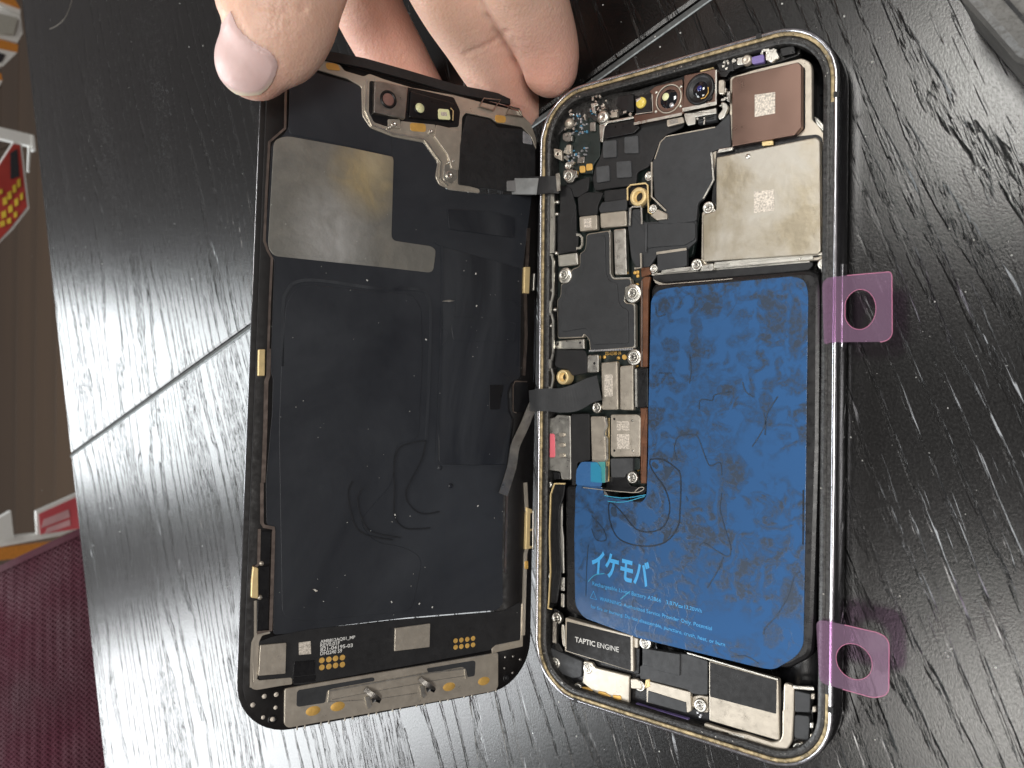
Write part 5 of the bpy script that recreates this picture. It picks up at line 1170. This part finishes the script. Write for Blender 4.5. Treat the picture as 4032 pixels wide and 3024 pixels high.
pline(SC, 'plate_ridge', 'z6', [(660, 960), (1000, 940), (1260, 900)], .36, .12, .08, 'silver', parent=bp)
for (x, y, a, b) in [(567, 1020, 50, 33), (732, 990, 49, 32), (1478, 858, 42, 29), (1711, 820, 40, 29)]:
    c = SC.px('z6', (x, y), .4); e1 = SC.px('z6', (x + a, y - a * .17), .4); e2 = SC.px('z6', (x, y + b), .4)
    rx, ry = (e1 - c).length, (e2 - c).length
    o = lathe(SC, 'gold_oval', (c.x, c.y), [(rx, .33), (rx * .96, .36), (rx * .3, .37), (rx * .2, .38), (0, .38)], 'gold', bp, n=28, sy=ry / rx)
for (x, y) in [(955, 920), (1320, 850)]:
    q = lambda a, b, z: SC.px('z6', (x + a, y + b), z)
    ribbon(SC, 'clip_foot', [q(-28, 0, .4), q(-18, 55, .45), q(-8, 75, .5)], 1.0, .3, 'silver', parent=bp)
    ribbon(SC, 'clip_blade', smooth_path([q(-40, -45, .8), q(-10, -20, 1.6), q(25, 0, 1.9), q(55, 30, 1.4)], 4), 1.0, .25, 'darksteel', parent=bp)
    ribbon(SC, 'clip_blade', [q(5, 30, 1.4), q(30, 20, 1.7), q(58, 32, 1.3)], .9, .3, 'black', parent=bp)
bs = []
for i in range(18):
    x = 460 + (i // 2) * 160 + (i % 2) * 52; y = 1138 - (x - 460) * .193
    c = SC.px('z6', (x, y - 5), .2); bs.append((c.x, c.y, .3, .22, 1.0, .4, 0))
join_boxes(SC, 'edge_teeth', bs, 'nickel', parent=bp)
for (x, y, r_) in [(240, 922, .5), (320, 910, .5), (163, 980, .5), (315, 998, .42), (232, 1063, .42), (1855, 660, .35), (1908, 655, .35), (1955, 675, .35), (1850, 735, .3), (1905, 765, .35)]:
    c = SC.px('z6', (x, y), -.1); lathe(SC, 'locating_dot', (c.x, c.y), [(r_, -.15), (r_ * .9, -.05), (0, 0)], 'darksteel' if x > 1500 else 'etch', n=12)
for (x, y, m) in [(292, 1078, 'etch'), (1862, 800, 'matte')]:
    c = SC.px('z6', (x, y), -.1); o = lathe(SC, 'locating_ring', (c.x, c.y), [(.95, -.16), (.95, -.02), (.6, -.02), (.5, -.12), (0, -.12)], 'black', n=16)
    lathe(SC, 'locating_peg', (c.x + .05, c.y + .1), [(.5, -.12), (.45, .1), (0, .15)], m, o, n=12)
# specks on the film
random.seed(31); bs = []
for i in range(70):
    p = SC.px('d', (random.uniform(580, 1130), random.uniform(330, 1330)), .28); s = random.choice([.08, .1, .13, .18])
    if .5 < p.x < 69 and -145 < p.y < -2: bs.append((p.x, p.y, .33, s, s * .7, .1, random.random() * 3))
for f_, p0 in [('s4', (580, 720)), ('s4', (1092, 800)), ('s4', (1278, 812)), ('s4', (1115, 216)), ('s4', (1365, 835)), ('s4', (1670, 157)), ('z7', (1615, 295)), ('z7', (1620, 505)), ('z7', (1290, 725)), ('z7', (905, 338))]:
    p = SC.px(f_, p0, .28); bs.append((p.x, p.y, .34, .42, .26, .12, random.random() * 3))
join_boxes(SC, 'dust_specks', bs, dust_m)['kind'] = 'stuff'
# ---------- ribbon cables between screen and body (they belong to the screen); points in scene millimetres
def wr(name, pts, w, t, m, up, k=5):
    inv = SCR.inverted()
    P_ = smooth_path(pts, k)
    ups = [inv.to_3x3() @ Vector(u) for u in (smooth_path(up, k) if isinstance(up, list) else [Vector(up)] * len(P_))]
    ww = [float(v.x) for v in smooth_path([(x, 0, 0) for x in w], k)] if isinstance(w, list) else w
    return ribbon(SC, name, [inv @ Vector(p) for p in P_], ww, t, m, up=ups)
def bz(fr, p, z): return on_z(fr, p, ZR + z)
# lower ribbon: from the board connector, over the rim, then folds down behind the screen edge
mid = [bz('q3', (665, 578), -1.0), bz('q3', (560, 610), -.8), bz('q3', (420, 680), -.4), bz('q3', (280, 705), .2), bz('q3', (150, 700), .6), bz('q3', (40, 705), .9), bz('q3', (-35, 712), .2)]
wr('display_cable', mid, [5.9, 6.0, 6.4, 5.9, 5.6, 5.5, 5.2], .15, 'tape', (0, 0, 1))
low = [SC.px('z7', (2030, 1085), 3.2), SC.px('z7', (1985, 1160), 2.6), SC.px('z7', (1930, 1290), 1.9), SC.px('z7', (1872, 1420), 1.5), SC.px('z7', (1848, 1560), 1.2), SC.px('s4', (1838, 80), 1.0)]
ribbon(SC, 'display_cable_fold', smooth_path(low, 5), 2.6, .18, 'darksteel')
# upper ribbon
mid = [bz('z2', (325, 1150), -.4), bz('z2', (250, 1150), .5), bz('z2', (150, 1158), .6), bz('z2', (60, 1158), .2), bz('z2', (-60, 1150), 1.0)]
wr('sensor_cable', mid, [4.2, 4.2, 4.6, 4.4, 4.0], .14, 'matte', (0, 0, 1))
wr('cable_stiffener', [bz('z2', (312, 1080), .35), bz('z2', (320, 1190), .35)], 1.0, .3, 'silver', (0, 0, 1))
wr('cable_bracket', [bz('z2', (10, 1160), .9), bz('z2', (186, 1160), .95)], 4.0, .2, M.get('frost') or mat('frosted grey tape', (.26, .27, .27), .4, var=.2), (0, 0, 1))

# ================================================================ the hand
def tube(spec, seg=28):
    """closed tube through points; spec: (point, radius across, radius deep); deep = along the view"""
    P_ = smooth_path([s[0] for s in spec], 6); RA = smooth_path([(s[1], s[2], 0) for s in spec], 6)
    V = []; F = []; n = len(P_); rings = []
    def ringat(c, d, ra, rb):
        view = (c - CC).normalized(); s = d.cross(view).normalized(); w = s.cross(d).normalized()
        return [c + s * ra * math.cos(a) + w * rb * math.sin(a) for a in [2 * math.pi * k / seg for k in range(seg)]]
    for i in range(n):
        d = (P_[min(i + 1, n - 1)] - P_[max(i - 1, 0)]).normalized()
        rings.append((P_[i], d, RA[i].x, RA[i].y))
    full = []
    c, d, a, b = rings[0]
    for k in range(6, 0, -1):
        t = math.pi / 2 * k / 6.3; full.append((c - d * a * math.sin(t), d, a * math.cos(t), b * math.cos(t)))
    full += rings
    c, d, a, b = rings[-1]
    for k in range(1, 7):
        t = math.pi / 2 * k / 6.3; full.append((c + d * a * math.sin(t), d, a * math.cos(t), b * math.cos(t)))
    for (c, d, a, b) in full: V += ringat(c, d, a, b)
    for r_ in range(len(full) - 1):
        for i in range(seg):
            j = (i + 1) % seg; F.append((r_ * seg + i, r_ * seg + j, (r_ + 1) * seg + j, (r_ + 1) * seg + i))
    F += [tuple(range(seg)), tuple(range((len(full) - 1) * seg, len(full) * seg))[::-1]]
    return V, F
def A(x, y, depth): return at_depth('z1', (x, y), depth)
fingers = [
    # thumb: base off the top of the photo, nail towards the camera, tip pressed on the screen corner
    [(A(700, -1300, 150), 15, 12), (A(620, -800, 152), 13.5, 11), (A(545, -300, 153), 12.8, 10.5), (A(480, -60, 152), 12.4, 9.5), (A(455, 120, 151), 11.6, 8.5), (A(405, 270, 151), 10.2, 7.2), (A(325, 385, 152), 7.5, 5.8)],
    # index finger far behind the screen
    [(A(1100, -1300, 172), 11, 10), (A(960, -700, 185), 9.6, 9), (A(930, -300, 195), 9.4, 9), (A(985, -60, 205), 9.4, 9), (A(1075, 150, 213), 9.4, 8.5), (A(1220, 400, 220), 9.0, 8), (A(1340, 560, 224), 7.5, 7)],
    # middle finger curling round the edge
    [(A(1330, -1300, 166), 11, 10), (A(1350, -700, 170), 10.3, 9.5), (A(1450, -300, 174), 10.2, 9), (A(1585, 0, 181), 9.8, 8.5), (A(1710, 240, 190), 8.8, 8), (A(1815, 420, 197), 8.5, 7.5), (A(1920, 590, 203), 7.0, 6.5), (A(1985, 690, 206), 5.6, 5.6)],
    # ring finger
    [(A(1700, -1300, 160), 10.5, 9), (A(1800, -700, 162), 9.6, 8.5), (A(1910, -300, 167), 9.3, 8.5), (A(2010, -30, 175), 9.1, 8), (A(2105, 200, 183), 8.2, 7.5), (A(2150, 345, 187), 7.5, 7), (A(2160, 430, 189), 6.8, 6.6)],
    # little finger, bent away above the photo
    [(A(2000, -1300, 158), 9, 8), (A(2250, -900, 164), 8, 7.5), (A(2380, -650, 172), 7.5, 7), (A(2440, -450, 184), 7, 6.6), (A(2420, -320, 194), 6.4, 6)],
    # palm and back of the hand off the top of the photo
    [(A(1000, -2500, 150), 26, 15), (A(1150, -2200, 152), 30, 16), (A(1350, -1900, 156), 31, 15), (A(1500, -1650, 160), 28, 12)],
    [(A(700, -1300, 150), 15.5, 12), (A(800, -1700, 150), 19, 14), (A(950, -2100, 150), 24, 15)],
    [(A(1000, -2500, 150), 25, 17), (A(850, -3000, 138), 24, 19), (A(740, -3500, 128), 26, 21)],
]
V, F = [], []
for s in fingers:
    v, f = tube(s); b = len(V); V += v; F += [tuple(i + b for i in q) for q in f]
me = bpy.data.meshes.new('hand_source'); me.from_pydata([tuple(v * MM) for v in V], [], F); me.update()
src = bpy.data.objects.new('hand_source', me); COL.objects.link(src)
rm = src.modifiers.new('remesh', 'REMESH'); rm.mode = 'VOXEL'; rm.voxel_size = .0009; rm.use_smooth_shade = True
smo = src.modifiers.new('smooth', 'SMOOTH'); smo.factor = .6; smo.iterations = 9
hm = bpy.data.meshes.new_from_object(src.evaluated_get(bpy.context.evaluated_depsgraph_get()))
bpy.data.objects.remove(src)
# knuckle creases pressed into the skin
def crease_line(fr_pts, width, depth_):
    segs = [(Vector(a), Vector(b)) for a, b in zip(fr_pts[:-1], fr_pts[1:])]
    for v in hm.vertices:
        co = v.co / MM; c = CR @ (co - CC)
        if c.z > -10: continue
        x = (c.x / -c.z * FPX + 2016 - 800) * 1.58; y = (-c.y / -c.z * FPX + 1512) * 1.58
        if abs(x - fr_pts[0][0]) > 500 or abs(y - fr_pts[0][1]) > 400: continue
        if v.normal.dot((CC - co).normalized()) < .1: continue
        p = Vector((x, y)); dm = min((p - (a + (b - a) * max(0, min(1, (p - a).dot(b - a) / (b - a).length_squared)))).length for a, b in segs)
        if dm < width * 2.5: v.co += -v.normal * depth_ * MM * math.exp(-(dm / width) ** 2)
for ln, w, dp in [([(1640, 335), (1720, 305), (1800, 270), (1880, 200)], 14, .6), ([(1700, 350), (1790, 320), (1850, 290)], 10, .25), ([(330, 20), (480, 70), (620, 75)], 12, .45), ([(420, 20), (540, 50), (650, 40)], 10, .4),
                  ([(300, 90), (430, 130), (600, 150)], 9, .3), ([(185, 30), (200, 110), (250, 210), (340, 290), (430, 330), (480, 400), (470, 500)], 12, .35), ([(1880, 130), (1930, 240), (1950, 330)], 10, .2)]:
    crease_line(ln, w, dp)
skin = bpy.data.materials.new('skin'); skin.use_nodes = True; nt = skin.node_tree; b = P(skin)
tc = nt.nodes.new('ShaderNodeTexCoord')
n1 = nt.nodes.new('ShaderNodeTexNoise'); n1.inputs['Scale'].default_value = 55; n1.inputs['Detail'].default_value = 4; nt.links.new(tc.outputs['Object'], n1.inputs['Vector'])
rp = nt.nodes.new('ShaderNodeValToRGB'); rp.color_ramp.elements[0].position = .38; rp.color_ramp.elements[1].position = .62
rp.color_ramp.elements[0].color = (.78, .49, .365, 1); rp.color_ramp.elements[1].color = (.84, .56, .445, 1)
nt.links.new(n1.outputs[0], rp.inputs[0])
at = nt.nodes.new('ShaderNodeAttribute'); at.attribute_name = 'flush_shade'
mxs = nt.nodes.new('ShaderNodeMix'); mxs.data_type = 'RGBA'; mxs.inputs[7].default_value = (.74, .34, .27, 1)
nt.links.new(rp.outputs[0], mxs.inputs[6]); nt.links.new(at.outputs['Fac'], mxs.inputs[0])
nt.links.new(mxs.outputs[2], b.inputs['Base Color'])
b.inputs['Roughness'].default_value = .42; b.inputs['Subsurface Weight'].default_value = .35; b.inputs['Subsurface Radius'].default_value = (.0030, .0012, .0006)
b.inputs['Subsurface Scale'].default_value = 1.0
vo = nt.nodes.new('ShaderNodeTexVoronoi'); vo.inputs['Scale'].default_value = 1500; nt.links.new(tc.outputs['Object'], vo.inputs['Vector'])
n4 = nt.nodes.new('ShaderNodeTexNoise'); n4.inputs['Scale'].default_value = 650; n4.inputs['Detail'].default_value = 6; nt.links.new(tc.outputs['Object'], n4.inputs['Vector'])
ad = nt.nodes.new('ShaderNodeMath'); ad.operation = 'MULTIPLY_ADD'; ad.inputs[1].default_value = .35; nt.links.new(vo.outputs['Distance'], ad.inputs[0]); nt.links.new(n4.outputs[0], ad.inputs[2])
bn = nt.nodes.new('ShaderNodeBump'); bn.inputs['Strength'].default_value = .6; bn.inputs['Distance'].default_value = .00025
nt.links.new(ad.outputs[0], bn.inputs['Height']); nt.links.new(bn.outputs[0], b.inputs['Normal'])
# redder finger tips; shade on the rear index finger painted in too
fa = hm.attributes.new('flush_shade', 'FLOAT', 'POINT')
tips = [(A(1960, 700, 197), 17), (A(2160, 430, 186), 20), (A(1330, 560, 224), 34), (A(330, 470, 152), 9), (A(1150, 200, 213), 24)]
for i, v in enumerate(hm.vertices):
    fa.data[i].value = max(0, max((1 - (v.co / MM - t).length / r_) for t, r_ in tips)) * .65
hm.name = 'hand'
hand = link('hand', hm, None, skin, smooth=True)
cen = sum((v.co for v in hm.vertices), Vector()) / len(hm.vertices)
for v in hm.vertices: v.co -= cen
hand.location = cen
tag(hand, 'bare hand pinching the top corner of the lifted screen between thumb and fingers', 'hand')
# thumb nail: follows the thumb surface, measured outline
nail_o = [(175, 50), (215, 150), (260, 205), (330, 262), (420, 315), (460, 375), (468, 430), (430, 520), (370, 582), (300, 598), (220, 590), (150, 560), (80, 500), (50, 400), (50, 320), (80, 210), (130, 120)]
poly_n = [Vector(p[:2]) for p in smooth_path([(x, y, 0) for x, y in nail_o + nail_o[:1]], 5)]
def to_z1(co):
    c = CR @ (co / MM - CC); return Vector(((c.x / -c.z * FPX + 2016 - 800) * 1.58, (-c.y / -c.z * FPX + 1512) * 1.58))
def inside(p):
    r_ = False; n = len(poly_n)
    for i in range(n):
        a, b = poly_n[i], poly_n[i - 1]
        if (a.y > p.y) != (b.y > p.y) and p.x < (b.x - a.x) * (p.y - a.y) / (b.y - a.y) + a.x: r_ = not r_
    return r_
def edge_d(p):
    n = len(poly_n); m = 1e9
    for i in range(n):
        a, b = poly_n[i], poly_n[i - 1]; t = max(0, min(1, (p - a).dot(b - a) / max((b - a).length_squared, 1e-9))); m = min(m, (p - (a + (b - a) * t)).length)
    return m
nb_ = bmesh.new(); nb_.from_mesh(hm)
for v in nb_.verts: v.co += cen
nb_.normal_update()
kill = []
for f in nb_.faces:
    c_ = f.calc_center_median(); p = to_z1(c_)
    ok = -20 < p.x < 540 and 0 < p.y < 650 and f.normal.dot((CC * MM - c_).normalized()) > -.15 and (c_ / MM - CC).length < 175
    if not ok: kill.append(f)
bmesh.ops.delete(nb_, geom=kill, context='FACES')
bmesh.ops.subdivide_edges(nb_, edges=nb_.edges[:], cuts=4, use_grid_fill=True, smooth=.3)
bmesh.ops.delete(nb_, geom=[v for v in nb_.verts if not inside(to_z1(v.co))], context='VERTS')
bmesh.ops.delete(nb_, geom=[v for v in nb_.verts if not v.link_faces], context='VERTS')
for it in range(10): bmesh.ops.smooth_vert(nb_, verts=nb_.verts[:], factor=.5, use_axis_x=True, use_axis_y=True, use_axis_z=True)
nb_.normal_update()
lay = nb_.verts.layers.float.new('tip')
for v in nb_.verts:
    p = to_z1(v.co); d_ = edge_d(p)
    v[lay] = max(0, min(1, (p.y - 470) / 90)) * max(0, 1 - d_ / 38)
    v.co += v.normal * MM * (.12 + .26 * min(1, d_ / 40)); v.co -= cen
nm = bpy.data.meshes.new('thumb_nail'); nb_.to_mesh(nm); nb_.free(); nm.materials.clear()
nail_m = mat('finger nail', (.70, .50, .47), .45, var=.05, bump=.2, bscale=350, Subsurface_Weight=.2)
P(nail_m).inputs['Subsurface Radius'].default_value = (.002, .001, .0008)
nt = nail_m.node_tree; at = nt.nodes.new('ShaderNodeAttribute'); at.attribute_name = 'tip'
mxn = nt.nodes.new('ShaderNodeMix'); mxn.data_type = 'RGBA'; mxn.inputs[7].default_value = (.86, .78, .55, 1)
nt.links.new(P(nail_m).inputs['Base Color'].links[0].from_socket, mxn.inputs[6]); nt.links.new(at.outputs['Fac'], mxn.inputs[0]); nt.links.new(mxn.outputs[2], P(nail_m).inputs['Base Color'])
nail = link('thumb_nail', nm, hand, nail_m, smooth=True); so = nail.modifiers.new('thickness', 'SOLIDIFY'); so.thickness = .0005
